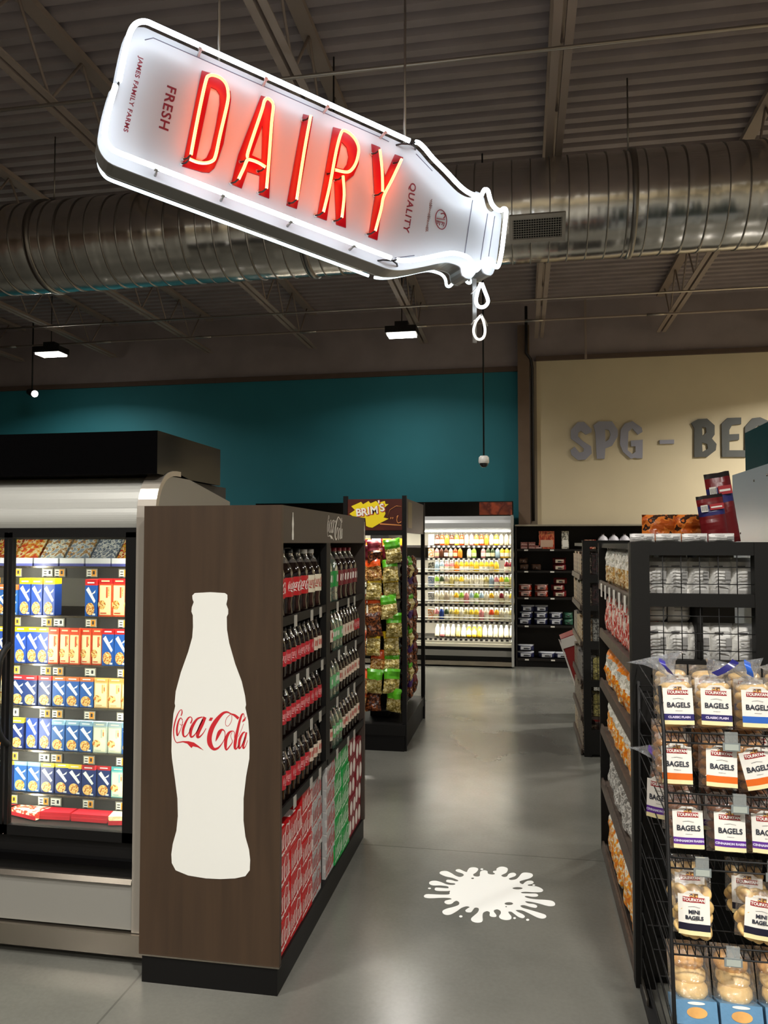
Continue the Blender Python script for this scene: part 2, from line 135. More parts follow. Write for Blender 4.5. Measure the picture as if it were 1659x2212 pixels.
# ------------------------------------------------------------------ mesh building
DATA = {"neon_white":[[[-1.6207,0.6131],[-1.6078,0.6915],[-1.5941,0.7666],[-1.58,0.8223],[-1.5618,0.8555],[-1.5358,0.8731],[-1.5132,0.8756],[-0.3745,0.6585]],[[-0.3448,0.6593],[-0.3278,0.6593],[-0.2978,0.6407],[-0.2547,0.6033],[-0.1847,0.5552],[-0.1182,0.5056],[-0.0733,0.4827],[-0.0323,0.4747],[-0.0002,0.4789],[0.0115,0.4992],[0.0231,0.5135],[0.0394,0.5087],[0.0485,0.4782],[0.0623,0.4485],[0.0879,0.4291],[0.1115,0.4294],[0.1257,0.4401],[0.1376,0.4382],[0.1398,0.4183],[0.1297,0.3394],[0.1148,0.2357],[0.1002,0.1728],[0.0883,0.1529],[0.072,0.1564],[0.0581,0.1784],[0.0349,0.1827],[0.0118,0.1691],[-0.0114,0.1357],[-0.0298,0.119],[-0.0457,0.1226],[-0.0523,0.1532],[-0.0748,0.1734],[-0.1152,0.1808],[-0.1553,0.1802],[-0.2038,0.1666],[-0.2733,0.1421],[-0.3585,0.1152],[-0.4088,0.1055],[-0.4379,0.1047]],[[-0.4667,0.1077],[-1.6104,0.3328],[-1.6397,0.3421],[-1.658,0.3614],[-1.6692,0.39],[-1.6678,0.4215],[-1.6562,0.4944],[-1.6321,0.5945]]],"cabinet":[[-1.6401,0.618],[-1.6275,0.6949],[-1.6137,0.7708],[-1.5988,0.8291],[-1.5769,0.8686],[-1.5434,0.8916],[-1.5118,0.8956],[-1.4753,0.8887],[-0.9401,0.7867],[-0.4049,0.6847],[-0.3727,0.6784],[-0.3451,0.6793],[-0.3204,0.6779],[-0.2856,0.6566],[-0.2426,0.6193],[-0.1731,0.5715],[-0.1073,0.5224],[-0.0665,0.5015],[-0.0313,0.4947],[-0.01,0.4964],[-0.0051,0.5104],[0.0167,0.5324],[0.0556,0.5204],[0.0672,0.4853],[0.0779,0.461],[0.0951,0.4477],[0.1059,0.4486],[0.1193,0.4591],[0.1544,0.4491],[0.1597,0.4167],[0.1495,0.3367],[0.1345,0.2322],[0.1192,0.1667],[0.0984,0.1356],[0.0591,0.1411],[0.0465,0.1621],[0.0388,0.1631],[0.026,0.1551],[0.004,0.1229],[-0.0227,0.1003],[-0.0624,0.1116],[-0.0697,0.1433],[-0.0828,0.1551],[-0.1169,0.1609],[-0.1521,0.1605],[-0.1977,0.1476],[-0.267,0.1231],[-0.3533,0.0959],[-0.4062,0.0857],[-0.4387,0.0847],[-0.4698,0.0879],[-0.5049,0.0948],[-1.0424,0.2006],[-1.58,0.3064],[-1.6153,0.3134],[-1.65,0.325],[-1.675,0.3509],[-1.6889,0.3868],[-1.6876,0.424],[-1.6758,0.4984],[-1.6513,0.6002]],"red":[[[[-1.2938,0.7786],[-1.2464,0.7762],[-1.2004,0.7562],[-1.1749,0.72],[-1.1726,0.6864],[-1.1785,0.6422],[-1.2024,0.4921],[-1.2226,0.4243],[-1.2388,0.383],[-1.2591,0.3599],[-1.2877,0.3561],[-1.3282,0.3602],[-1.3683,0.3643]],[[-1.2562,0.7186],[-1.2334,0.7138],[-1.22,0.6959],[-1.2196,0.6578],[-1.2342,0.5611],[-1.2539,0.4639],[-1.272,0.418],[-1.2922,0.4011],[-1.3145,0.4026]]],[[[-1.0449,0.7357],[-1.0069,0.733],[-0.9847,0.7142],[-0.9905,0.6108],[-1.0025,0.4147],[-1.0067,0.3008],[-1.0517,0.3089],[-1.0484,0.3909],[-1.1011,0.3968],[-1.1242,0.3209],[-1.1693,0.3309],[-1.1394,0.4623],[-1.0836,0.6228]],[[-1.0377,0.6071],[-1.0402,0.4597],[-1.0825,0.4698]]],[[[-0.8572,0.7008],[-0.8122,0.6991],[-0.884,0.2788],[-0.9304,0.2862]]],[[[-0.7186,0.6751],[-0.6646,0.6734],[-0.6217,0.6502],[-0.5946,0.6003],[-0.5973,0.5336],[-0.6214,0.4779],[-0.6588,0.4426],[-0.6573,0.2355],[-0.7032,0.2424],[-0.7127,0.4393],[-0.7221,0.4324],[-0.7476,0.2525],[-0.7925,0.2602]],[[-0.6778,0.6174],[-0.6538,0.5975],[-0.6457,0.5588],[-0.6536,0.5218],[-0.6695,0.4958],[-0.7039,0.4962]]],[[[-0.5336,0.6408],[-0.4916,0.6341],[-0.4671,0.5042],[-0.4176,0.6181],[-0.375,0.6127],[-0.4765,0.3994],[-0.5053,0.2059],[-0.548,0.2129],[-0.518,0.3966]]]],"neon_yellow":[[[[-1.3421,0.3962],[-1.3271,0.4898],[-1.3063,0.6101],[-1.2852,0.7149],[-1.2732,0.7367],[-1.2529,0.7441],[-1.2243,0.739],[-1.2035,0.7192],[-1.1949,0.6835],[-1.1987,0.6364],[-1.2263,0.5045],[-1.2439,0.4133],[-1.2579,0.3875],[-1.286,0.3733],[-1.318,0.3706],[-1.3478,0.3766]]],[[[-1.031,0.3204],[-1.0221,0.4358],[-1.0111,0.6048],[-1.0043,0.6781],[-1.0165,0.6991],[-1.031,0.7027],[-1.0429,0.6878],[-1.0545,0.6422],[-1.11,0.4594],[-1.1098,0.4337]],[[-1.1487,0.3367],[-1.1281,0.3853],[-1.1144,0.4209],[-1.1004,0.4263],[-1.0673,0.4215],[-1.0363,0.4091]]],[[[-0.8389,0.6745],[-0.8683,0.5072],[-0.8996,0.2981]]],[[[-0.7791,0.2675],[-0.7513,0.3852],[-0.7208,0.5491],[-0.6976,0.6335],[-0.6793,0.6452],[-0.6477,0.6325],[-0.6238,0.6053],[-0.6157,0.572],[-0.6263,0.5197],[-0.6474,0.4804],[-0.6737,0.4625],[-0.7258,0.4617]],[[-0.6893,0.442],[-0.6839,0.359],[-0.6941,0.2584]]],[[[-0.5132,0.5969],[-0.5023,0.5054],[-0.4995,0.4098]],[[-0.4053,0.5769],[-0.4527,0.4749],[-0.4941,0.3906],[-0.5077,0.3274],[-0.5349,0.2269]]]],"grey":[[[-0.0033,0.485],[-0.0487,0.2176]],[[0.0811,0.4352],[0.0395,0.2032]],[[0.1216,0.4303],[0.0845,0.2225]],[[-0.3068,0.6462],[-0.2212,0.5829]],[[-0.4167,0.1395],[-0.3164,0.167]],[[-1.5187,0.8463],[-1.486,0.8638],[-0.492,0.6835],[-0.446,0.6725]],[[-1.6244,0.3846],[-1.6093,0.3739]]],"text":[["JAMES FAMILY FARMS",[-1.532,0.773],[-1.588,0.4557]],["FRESH",[-1.4134,0.6828],[-1.4448,0.4999]],["QUALITY",[-0.3223,0.507],[-0.3613,0.2688]]],"logo":[[-0.1752,0.3606],[-0.175,0.4045],[-0.2175,0.353],[-0.1593,0.4074]],"scribble":[[-0.2261,0.4487],[-0.2529,0.2894]],"drops":[[[-0.0033,0.0613],[-0.0193,0.0225],[-0.0301,-0.0244],[-0.0197,-0.048],[0.0013,-0.0521],[0.0251,-0.0399],[0.0359,-0.0156],[0.0202,0.0235],[0.002,0.062]],[[-0.0069,-0.0941],[-0.0306,-0.1243],[-0.0439,-0.1666],[-0.0337,-0.197],[-0.0128,-0.206],[0.011,-0.192],[0.0191,-0.1592],[0.0114,-0.1191],[-0.0016,-0.0934]]],"wall":[[[[0.659,3.141],[0.753,3.246],[0.836,3.248],[0.934,3.145],[0.933,3.102],[0.855,3.072],[0.794,3.127],[0.762,3.107],[0.752,3.054],[0.813,2.988],[0.925,2.911],[0.934,2.815],[0.851,2.732],[0.748,2.728],[0.666,2.8],[0.653,2.864],[0.709,2.91],[0.77,2.829],[0.822,2.839],[0.832,2.881],[0.771,2.936],[0.658,3.024]]],[[[0.959,3.197],[1.031,3.249],[1.204,3.244],[1.278,3.125],[1.277,3.041],[1.201,2.915],[1.113,2.879],[1.101,2.738],[0.999,2.74],[0.984,3.09]],[[1.112,3.14],[1.162,3.128],[1.182,3.064],[1.161,3.001],[1.114,2.97]]],[[[1.315,3.124],[1.366,3.207],[1.468,3.24],[1.587,3.149],[1.596,3.092],[1.536,3.055],[1.466,3.141],[1.415,3.1],[1.402,2.848],[1.462,2.794],[1.503,2.825],[1.503,2.898],[1.447,2.899],[1.444,2.977],[1.599,2.986],[1.592,2.735],[1.522,2.736],[1.491,2.745],[1.441,2.731],[1.341,2.828],[1.302,2.934]]],[[[1.814,2.975],[1.999,2.977],[1.998,2.923],[1.814,2.923]]],[[[2.217,3.194],[2.302,3.244],[2.419,3.247],[2.511,3.155],[2.509,3.031],[2.474,2.98],[2.531,2.906],[2.52,2.824],[2.411,2.737],[2.249,2.736],[2.255,3.12]],[[2.353,3.139],[2.402,3.127],[2.407,3.064],[2.357,3.014]],[[2.35,2.931],[2.414,2.909],[2.423,2.847],[2.354,2.807]]],[[[2.597,3.173],[2.672,3.248],[2.842,3.249],[2.84,3.163],[2.728,3.153],[2.692,3.088],[2.691,3.03],[2.813,3.033],[2.811,2.957],[2.69,2.944],[2.688,2.82],[2.838,2.817],[2.895,2.816],[2.894,2.727],[2.596,2.733]]],[[[2.885,3.124],[2.979,3.235],[3.075,3.246],[3.167,3.199],[3.244,3.115],[3.242,3.053],[3.148,3.056],[3.054,3.14],[2.977,3.081],[2.972,2.835],[3.047,2.751],[3.238,2.808],[3.237,2.747],[3.122,2.698],[2.97,2.722],[2.88,2.816]]]],"splat":[[-0.3395,3.6022],[-0.3506,3.5971],[-0.3916,3.5907],[-0.407,3.5952],[-0.4114,3.6101],[-0.4069,3.6236],[-0.386,3.6252],[-0.3534,3.6258],[-0.3498,3.6371],[-0.3577,3.6463],[-0.3885,3.6493],[-0.4232,3.643],[-0.4411,3.6549],[-0.4443,3.6738],[-0.4357,3.6896],[-0.4149,3.6956],[-0.3874,3.6841],[-0.362,3.6669],[-0.3382,3.6637],[-0.3224,3.6719],[-0.3257,3.6821],[-0.3448,3.6841],[-0.3634,3.6906],[-0.368,3.704],[-0.3621,3.7172],[-0.3429,3.7162],[-0.3231,3.7066],[-0.3115,3.7109],[-0.3148,3.7213],[-0.3402,3.739],[-0.375,3.7507],[-0.4013,3.771],[-0.4079,3.7871],[-0.4001,3.8059],[-0.3762,3.8125],[-0.3498,3.7917],[-0.3282,3.767],[-0.3081,3.7571],[-0.2945,3.7675],[-0.2901,3.7853],[-0.3019,3.8004],[-0.3222,3.8106],[-0.3331,3.8238],[-0.3295,3.8397],[-0.3152,3.8446],[-0.2942,3.8273],[-0.2789,3.8184],[-0.2755,3.84],[-0.2677,3.8686],[-0.2487,3.8803],[-0.2285,3.8721],[-0.2257,3.849],[-0.2351,3.8182],[-0.2459,3.7967],[-0.2401,3.7795],[-0.2231,3.7769],[-0.2141,3.7876],[-0.2147,3.8161],[-0.2121,3.8397],[-0.1958,3.8544],[-0.1798,3.8455],[-0.1773,3.8228],[-0.1673,3.8131],[-0.1528,3.8123],[-0.1435,3.8197],[-0.1447,3.8287],[-0.1528,3.8388],[-0.1505,3.8531],[-0.1377,3.8625],[-0.1369,3.8826],[-0.1243,3.9051],[-0.1074,3.913],[-0.0876,3.9034],[-0.0822,3.8807],[-0.0888,3.8445],[-0.1074,3.8182],[-0.1119,3.806],[-0.0997,3.7946],[-0.0856,3.8028],[-0.0789,3.829],[-0.0672,3.8461],[-0.0504,3.8503],[-0.0416,3.8335],[-0.0476,3.8119],[-0.0664,3.7916],[-0.0756,3.7788],[-0.066,3.7672],[-0.0426,3.7792],[-0.0286,3.8097],[-0.0144,3.8521],[0.0048,3.8637],[0.0311,3.858],[0.0379,3.833],[0.0234,3.8022],[-0.0097,3.774],[-0.0246,3.7581],[-0.0213,3.7391],[-0.0097,3.7325],[-0.0003,3.7537],[0.0138,3.7727],[0.0325,3.7761],[0.0407,3.7589],[0.0321,3.7411],[0.0135,3.7291],[0.018,3.7192],[0.0502,3.7197],[0.0728,3.7047],[0.0823,3.6833],[0.0719,3.6628],[0.0401,3.655],[0.0039,3.6536],[-0.0188,3.6444],[-0.0097,3.6358],[0.0219,3.6394],[0.0489,3.6433],[0.0586,3.6308],[0.0529,3.6136],[0.0305,3.6075],[0.0082,3.6116],[-0.0017,3.6048],[0.0125,3.5913],[0.048,3.5858],[0.0878,3.588],[0.1185,3.5837],[0.1307,3.5615],[0.1254,3.5366],[0.0992,3.5299],[0.0561,3.5481],[0.0167,3.5585],[-0.0001,3.5555],[0.0122,3.5402],[0.0384,3.5372],[0.0521,3.5234],[0.0466,3.5034],[0.025,3.5061],[-0.0054,3.5197],[-0.0207,3.5103],[-0.0098,3.4932],[0.0204,3.4799],[0.0629,3.4598],[0.0859,3.4457],[0.0874,3.4234],[0.0723,3.409],[0.0493,3.4165],[0.0158,3.4467],[-0.0141,3.469],[-0.04,3.4662],[-0.0313,3.452],[-0.0098,3.433],[-0.0014,3.4146],[-0.0098,3.3987],[-0.0267,3.4046],[-0.0439,3.4268],[-0.0591,3.447],[-0.072,3.4447],[-0.0674,3.4272],[-0.0586,3.4061],[-0.0603,3.3807],[-0.0791,3.3685],[-0.1024,3.3758],[-0.1107,3.3967],[-0.1038,3.4252],[-0.1066,3.4477],[-0.1199,3.4593],[-0.1326,3.4496],[-0.1333,3.4337],[-0.1226,3.4081],[-0.1241,3.3898],[-0.141,3.3867],[-0.1509,3.3985],[-0.1512,3.4259],[-0.1645,3.4345],[-0.1788,3.4163],[-0.1802,3.3842],[-0.1775,3.349],[-0.185,3.3301],[-0.2057,3.3246],[-0.2234,3.3364],[-0.2269,3.3579],[-0.2177,3.3819],[-0.2026,3.4166],[-0.199,3.4451],[-0.2049,3.4581],[-0.2179,3.4558],[-0.2251,3.4311],[-0.2325,3.4112],[-0.2498,3.4099],[-0.2566,3.4254],[-0.248,3.4457],[-0.2401,3.4584],[-0.2536,3.4636],[-0.2743,3.4456],[-0.2933,3.4095],[-0.3164,3.376],[-0.3374,3.3695],[-0.352,3.3851],[-0.3522,3.4082],[-0.3346,3.4301],[-0.3098,3.4487],[-0.2896,3.4714],[-0.2894,3.4956],[-0.3016,3.5081],[-0.3118,3.4965],[-0.3211,3.4754],[-0.3382,3.4675],[-0.3527,3.4794],[-0.3524,3.4989],[-0.3379,3.5114],[-0.3252,3.5206],[-0.335,3.5288],[-0.3665,3.5261],[-0.4239,3.5108],[-0.4474,3.5165],[-0.4507,3.536],[-0.4401,3.5501],[-0.4106,3.5534],[-0.3697,3.5577],[-0.3408,3.566],[-0.3404,3.5865]],"splat_holes":[[[-0.0111,3.6875],[-0.0141,3.6811],[-0.0225,3.6754],[-0.0339,3.6718],[-0.0453,3.6713],[-0.0538,3.674],[-0.0569,3.6792],[-0.0539,3.6856],[-0.0455,3.6913],[-0.0341,3.695],[-0.0226,3.6955],[-0.0141,3.6927]],[[-0.0528,3.5256],[-0.0551,3.5184],[-0.0618,3.5123],[-0.071,3.5089],[-0.0802,3.509],[-0.087,3.5127],[-0.0896,3.519],[-0.0873,3.5262],[-0.0806,3.5323],[-0.0714,3.5358],[-0.0621,3.5357],[-0.0553,3.5319]],[[-0.2394,3.7538],[-0.2401,3.7497],[-0.2423,3.7465],[-0.2455,3.7449],[-0.2489,3.7453],[-0.2515,3.7477],[-0.2526,3.7514],[-0.252,3.7554],[-0.2498,3.7587],[-0.2465,3.7603],[-0.2431,3.7599],[-0.2405,3.7575]],[[-0.079,3.4922],[-0.0794,3.4897],[-0.0806,3.4878],[-0.0823,3.4868],[-0.0841,3.4871],[-0.0854,3.4886],[-0.0859,3.4909],[-0.0855,3.4934],[-0.0843,3.4953],[-0.0825,3.4963],[-0.0808,3.4959],[-0.0795,3.4944]]],"splat_drops":[[[-0.4289,3.6112],[-0.4293,3.6069],[-0.4315,3.6035],[-0.4347,3.6017],[-0.4383,3.6022],[-0.4412,3.6048],[-0.4426,3.6087],[-0.4422,3.613],[-0.44,3.6165],[-0.4367,3.6182],[-0.4331,3.6177],[-0.4303,3.6152]],[[-0.2645,3.369],[-0.2651,3.364],[-0.2674,3.3599],[-0.2709,3.358],[-0.2746,3.3586],[-0.2775,3.3617],[-0.2789,3.3664],[-0.2783,3.3715],[-0.276,3.3756],[-0.2725,3.3775],[-0.2688,3.3769],[-0.2658,3.3737]],[[-0.2012,3.8651],[-0.2018,3.8597],[-0.2041,3.8554],[-0.2074,3.8534],[-0.2109,3.8542],[-0.2136,3.8576],[-0.2148,3.8627],[-0.2141,3.8681],[-0.2118,3.8725],[-0.2085,3.8745],[-0.205,3.8737],[-0.2024,3.8703]],[[0.0467,3.7319],[0.0458,3.728],[0.0434,3.7248],[0.0402,3.7232],[0.037,3.7236],[0.0346,3.726],[0.0338,3.7296],[0.0347,3.7335],[0.0371,3.7367],[0.0404,3.7383],[0.0436,3.7379],[0.0459,3.7355]],[[-0.0389,3.3944],[-0.0397,3.3898],[-0.0418,3.3861],[-0.0448,3.3844],[-0.0477,3.3851],[-0.0499,3.3879],[-0.0508,3.3922],[-0.05,3.3969],[-0.0479,3.4005],[-0.0449,3.4022],[-0.042,3.4016],[-0.0398,3.3987]],[[0.0166,3.3893],[0.0157,3.3842],[0.0132,3.3802],[0.0098,3.3783],[0.0065,3.379],[0.0041,3.3821],[0.0032,3.3868],[0.0041,3.3919],[0.0066,3.3959],[0.01,3.3978],[0.0133,3.3971],[0.0158,3.394]]],"bottle":[[-1.126,1.4203],[-1.1858,1.4164],[-1.1954,1.4072],[-1.1941,1.3938],[-1.1894,1.3832],[-1.1967,1.3643],[-1.1982,1.3482],[-1.1923,1.3349],[-1.1913,1.2922],[-1.1938,1.2547],[-1.2092,1.201],[-1.237,1.1255],[-1.2563,1.0555],[-1.2598,1.0128],[-1.2574,1.0033],[-1.2639,0.9754],[-1.27,0.906],[-1.2703,0.837],[-1.2677,0.8106],[-1.2554,0.7372],[-1.2449,0.6692],[-1.2425,0.6062],[-1.2476,0.5533],[-1.2613,0.5051],[-1.2665,0.468],[-1.2644,0.4367],[-1.2488,0.4117],[-1.2004,0.397],[-1.1328,0.3917],[-1.077,0.3934],[-1.0216,0.4001],[-0.9832,0.4108],[-0.9668,0.4325],[-0.9655,0.4686],[-0.9701,0.5043],[-0.9842,0.5498],[-0.9918,0.6062],[-0.9919,0.6838],[-0.9831,0.7622],[-0.9714,0.8252],[-0.971,0.846],[-0.9714,0.9032],[-0.9763,0.9604],[-0.9877,1.007],[-0.985,1.0176],[-0.9891,1.0489],[-1.0023,1.1009],[-1.0279,1.1633],[-1.0509,1.2366],[-1.0598,1.2841],[-1.0613,1.3318],[-1.0558,1.3425],[-1.0559,1.3584],[-1.0634,1.3769],[-1.059,1.3956],[-1.0597,1.4115],[-1.0694,1.4178]],"logo_strokes":[[[-0.3924,0.1705,0.0121],[-0.3788,0.2121,0.0152],[-0.3864,0.2485,0.0091],[-0.4167,0.2273,0.0106],[-0.4508,0.1591,0.0152],[-0.4811,0.0606,0.0182],[-0.4924,-0.0303,0.0152],[-0.4848,-0.1061,0.0121],[-0.4621,-0.1591,0.0106],[-0.4394,-0.1727,0.0091]],[[-0.3712,0.1136,0.0106],[-0.3939,0.1439,0.0106],[-0.4242,0.1061,0.0197],[-0.447,0.0076,0.0258],[-0.4432,-0.0682,0.0227],[-0.4356,-0.0795,0.0136],[-0.4091,-0.0303,0.0091],[-0.3826,0.0379,0.0076],[-0.3674,0.1061,0.0091]],[[-0.4091,0.0682,0.0076],[-0.3864,0.053,0.0061],[-0.3636,0.0606,0.0061]],[[-0.2614,0.0795,0.0182],[-0.2424,0.1288,0.0152],[-0.2576,0.1606,0.0106],[-0.2955,0.1439,0.0197],[-0.3409,0.0606,0.0303],[-0.3636,-0.0152,0.0333],[-0.3561,-0.0795,0.0242],[-0.3258,-0.0871,0.0152],[-0.2879,-0.0455,0.0091],[-0.2576,0.0227,0.0076]],[[-0.0985,0.1682,0.0106],[-0.1667,0.1439,0.0227],[-0.2197,0.0758,0.0364],[-0.2576,-0.0076,0.0424],[-0.2576,-0.0833,0.0273],[-0.2273,-0.0833,0.0182],[-0.1818,-0.0303,0.0121],[-0.1364,0.0606,0.0152],[-0.0985,0.1364,0.0182]],[[-0.0682,0.1682,0.0455],[-0.1061,0.0758,0.0485],[-0.1515,-0.0152,0.0485],[-0.1667,-0.0833,0.0379],[-0.1364,-0.0833,0.0197],[-0.0909,-0.0379,0.0121],[-0.0515,0.0265,0.0076]],[[0.0795,-0.1326,0.0045],[0.0985,-0.0833,0.0303],[0.1288,-0.0152,0.0455],[0.1667,0.0189,0.0227],[0.2008,-0.0076,0.0106],[0.2008,-0.0833,0.0091],[0.1667,-0.1515,0.0106],[0.1136,-0.2121,0.0227],[0.053,-0.2273,0.0379],[0.0038,-0.1667,0.0636],[-0.0038,-0.0758,0.0636],[0.0303,0.0379,0.0606],[0.0909,0.1364,0.053],[0.1667,0.2197,0.0333],[0.2273,0.2424,0.0227],[0.2803,0.2235,0.0152],[0.3333,0.2045,0.0303],[0.3826,0.1667,0.0379]],[[0.2917,0.2121,0.0061],[0.2917,0.1439,0.0061],[0.2576,0.0795,0.0061],[0.2273,0.0659,0.0061],[0.2083,0.0985,0.0061],[0.2235,0.1667,0.0061],[0.2803,0.2197,0.0076]],[[0.3295,-0.0833,0.0061],[0.3295,-0.0152,0.0091],[0.3068,0.0076,0.0091],[0.2576,-0.0152,0.0303],[0.2197,-0.0909,0.0409],[0.2121,-0.1818,0.0379],[0.2235,-0.2311,0.0182],[0.2576,-0.197,0.0152],[0.303,-0.1288,0.0091],[0.2879,-0.0833,0.0061],[0.2803,-0.0455,0.0061],[0.2992,-0.0076,0.0061]],[[0.4583,0.1818,0.0076],[0.4508,0.2273,0.0106],[0.4242,0.2121,0.0227],[0.3939,0.1212,0.0303],[0.3674,0.0076,0.0348],[0.3447,-0.1061,0.0409],[0.3371,-0.197,0.0333],[0.3561,-0.2121,0.0152],[0.3864,-0.1667,0.0106]],[[0.4508,0.1061,0.0053],[0.4167,0.0152,0.0053],[0.3788,-0.0606,0.0053]],[[0.4697,0.0038,0.0106],[0.4394,-0.0152,0.0227],[0.4015,-0.0909,0.0333],[0.3902,-0.1818,0.0303],[0.4015,-0.2045,0.0167],[0.4318,-0.1591,0.0106],[0.4697,-0.0606,0.0106]],[[0.4886,0.0,0.0227],[0.4697,-0.0833,0.0273],[0.447,-0.1667,0.0273],[0.4508,-0.2008,0.0197],[0.4773,-0.1742,0.0091],[0.5038,-0.0985,0.0061]]],"logo_polys":[[[-0.447,-0.1667],[-0.3636,-0.1477],[-0.2879,-0.1455],[-0.2121,-0.1591],[-0.1515,-0.197],[-0.0758,-0.2538],[-0.1667,-0.2159],[-0.2273,-0.2083],[-0.2462,-0.2311],[-0.303,-0.178],[-0.3636,-0.1629],[-0.447,-0.178]],[[0.0038,0.1652],[0.0439,0.1629],[0.0212,0.1227],[-0.0174,0.125]],[[0.4848,0.2008],[0.4697,0.1439],[0.428,0.1212],[0.4394,0.1515]]]}

class MB:
    def __init__(s): s.v = []; s.f = []; s.m = []; s.s = []; s.mats = []; s.bev = 0
    def mi(s, m):
        if m not in s.mats: s.mats.append(m)
        return s.mats.index(m)
    def add(s, vs, fs, m, smooth=False, M=None):
        o = len(s.v); k = s.mi(m)
        if M is not None: vs = [M @ Vector(p) for p in vs]
        s.v += [tuple(p) for p in vs]
        for f in fs: s.f.append(tuple(i + o for i in f)); s.m.append(k); s.s.append(smooth)
        return s
    def box(s, x0, x1, y0, y1, z0, z1, m, M=None):
        vs = [(x, y, z) for z in (z0, z1) for y in (y0, y1) for x in (x0, x1)]
        fs = [(0, 2, 3, 1), (4, 5, 7, 6), (0, 1, 5, 4), (2, 6, 7, 3), (0, 4, 6, 2), (1, 3, 7, 5)]
        return s.add(vs, fs, m, False, M)
    def quad(s, a, b, c, d, m, M=None): return s.add([a, b, c, d], [(0, 1, 2, 3)], m, False, M)
    def tube(s, pts, r, m, closed=False, seg=8, M=None, caps=True):
        P = [Vector(p) for p in pts]; n = len(P)
        rr = r if isinstance(r, (list, tuple)) else [r] * n
        T = []
        for i in range(n):
            a = P[(i - 1) % n] if (closed or i > 0) else P[i]
            b = P[(i + 1) % n] if (closed or i < n - 1) else P[i]
            t = (b - a); T.append(t.normalized() if t.length > 1e-9 else Vector((0, 0, 1)))
        up = Vector((0, 0, 1)) if abs(T[0].z) < 0.9 else Vector((1, 0, 0))
        N = (up - T[0] * up.dot(T[0])).normalized()
        vs = []
        for i in range(n):
            N = (N - T[i] * N.dot(T[i]))
            N = N.normalized() if N.length > 1e-6 else T[i].orthogonal().normalized()
            B = T[i].cross(N)
            for k in range(seg):
                a = 2 * PI * k / seg
                vs.append(P[i] + (N * math.cos(a) + B * math.sin(a)) * rr[i])
        fs = []
        for i in range(n if closed else n - 1):
            j = (i + 1) % n
            for k in range(seg):
                l = (k + 1) % seg
                fs.append((i * seg + k, i * seg + l, j * seg + l, j * seg + k))
        if caps and not closed:
            fs.append(tuple(range(seg - 1, -1, -1))); fs.append(tuple((n - 1) * seg + k for k in range(seg)))
        return s.add(vs, fs, m, True, M)
    def lathe(s, prof, m, seg=16, M=None, c=(0, 0)):
        vs = []; fs = []
        for r, z in prof:
            for k in range(seg):
                a = 2 * PI * k / seg; vs.append((c[0] + r * math.cos(a), c[1] + r * math.sin(a), z))
        for i in range(len(prof) - 1):
            for k in range(seg):
                l = (k + 1) % seg
                fs.append((i * seg + k, i * seg + l, (i + 1) * seg + l, (i + 1) * seg + k))
        return s.add(vs, fs, m, True, M)
    def prism(s, poly, axis, a, b, m, M=None, smooth=False):
        """extrude a convex-ish outline; poly in the two other axes"""
        n = len(poly)
        def P(u, v, w): return {'x': (w, u, v), 'y': (u, w, v), 'z': (u, v, w)}[axis]
        vs = [P(u, v, a) for u, v in poly] + [P(u, v, b) for u, v in poly]
        fs = [(i, (i + 1) % n, n + (i + 1) % n, n + i) for i in range(n)]
        s.add(vs, fs, m, smooth, M)
        return s.add(vs, [tuple(range(n)), tuple(range(2 * n - 1, n - 1, -1))], m, False, M)
    def flat(s, outlines, m, M=None, ext=0.0, smooth_pts=False):
        me = flatmesh(outlines, ext)
        s.add([v.co.copy() for v in me.vertices], [tuple(p.vertices) for p in me.polygons], m, False, M)
        bpy.data.meshes.remove(me)
        return s
    def text(s, body, size, m, M=None, ext=0.0, shear=0.0, bold=0.0, space=1.0, align='CENTER', sx=1.0):
        me = textmesh(body, size, ext, shear, bold, space, align)
        MM = (M or Matrix()) @ Matrix.Diagonal((sx, 1, 1, 1))
        s.add([v.co.copy() for v in me.vertices], [tuple(p.vertices) for p in me.polygons], m, False, MM)
        return s
    def mesh(s, name):
        me = bpy.data.meshes.new(name)
        me.from_pydata(s.v, [], s.f)
        for m in s.mats: me.materials.append(m)
        for p, k, sm in zip(me.polygons, s.m, s.s): p.material_index = k; p.use_smooth = sm
        if s.bev:
            bm = bmesh.new(); bm.from_mesh(me)
            bmesh.ops.remove_doubles(bm, verts=bm.verts, dist=1e-5)
            es = [e for e in bm.edges if len(e.link_faces) == 2 and e.calc_face_angle(0) > 0.7]
            bmesh.ops.bevel(bm, geom=es, offset=s.bev, segments=2, profile=0.5, affect='EDGES', clamp_overlap=True)
            bmesh.ops.recalc_face_normals(bm, faces=bm.faces)
            bm.to_mesh(me); bm.free()
        me.update()
        return me
    def build(s, name, parent=None, M=None):
        o = bpy.data.objects.new(name, s.mesh(name)); COL.objects.link(o)
        if parent is not None: o.parent = parent
        if M is not None: o.matrix_local = M
        return o

def flatmesh(outlines, ext=0.0):
    cu = bpy.data.curves.new('tmp', 'CURVE'); cu.dimensions = '2D'; cu.fill_mode = 'BOTH'; cu.extrude = ext
    for o in outlines:
        sp = cu.splines.new('POLY'); sp.points.add(len(o) - 1)
        for i, p in enumerate(o): sp.points[i].co = (p[0], p[1], 0, 1)
        sp.use_cyclic_u = True
    ob = bpy.data.objects.new('tmp', cu)
    me = bpy.data.meshes.new_from_object(ob)
    bpy.data.objects.remove(ob); bpy.data.curves.remove(cu)
    return me

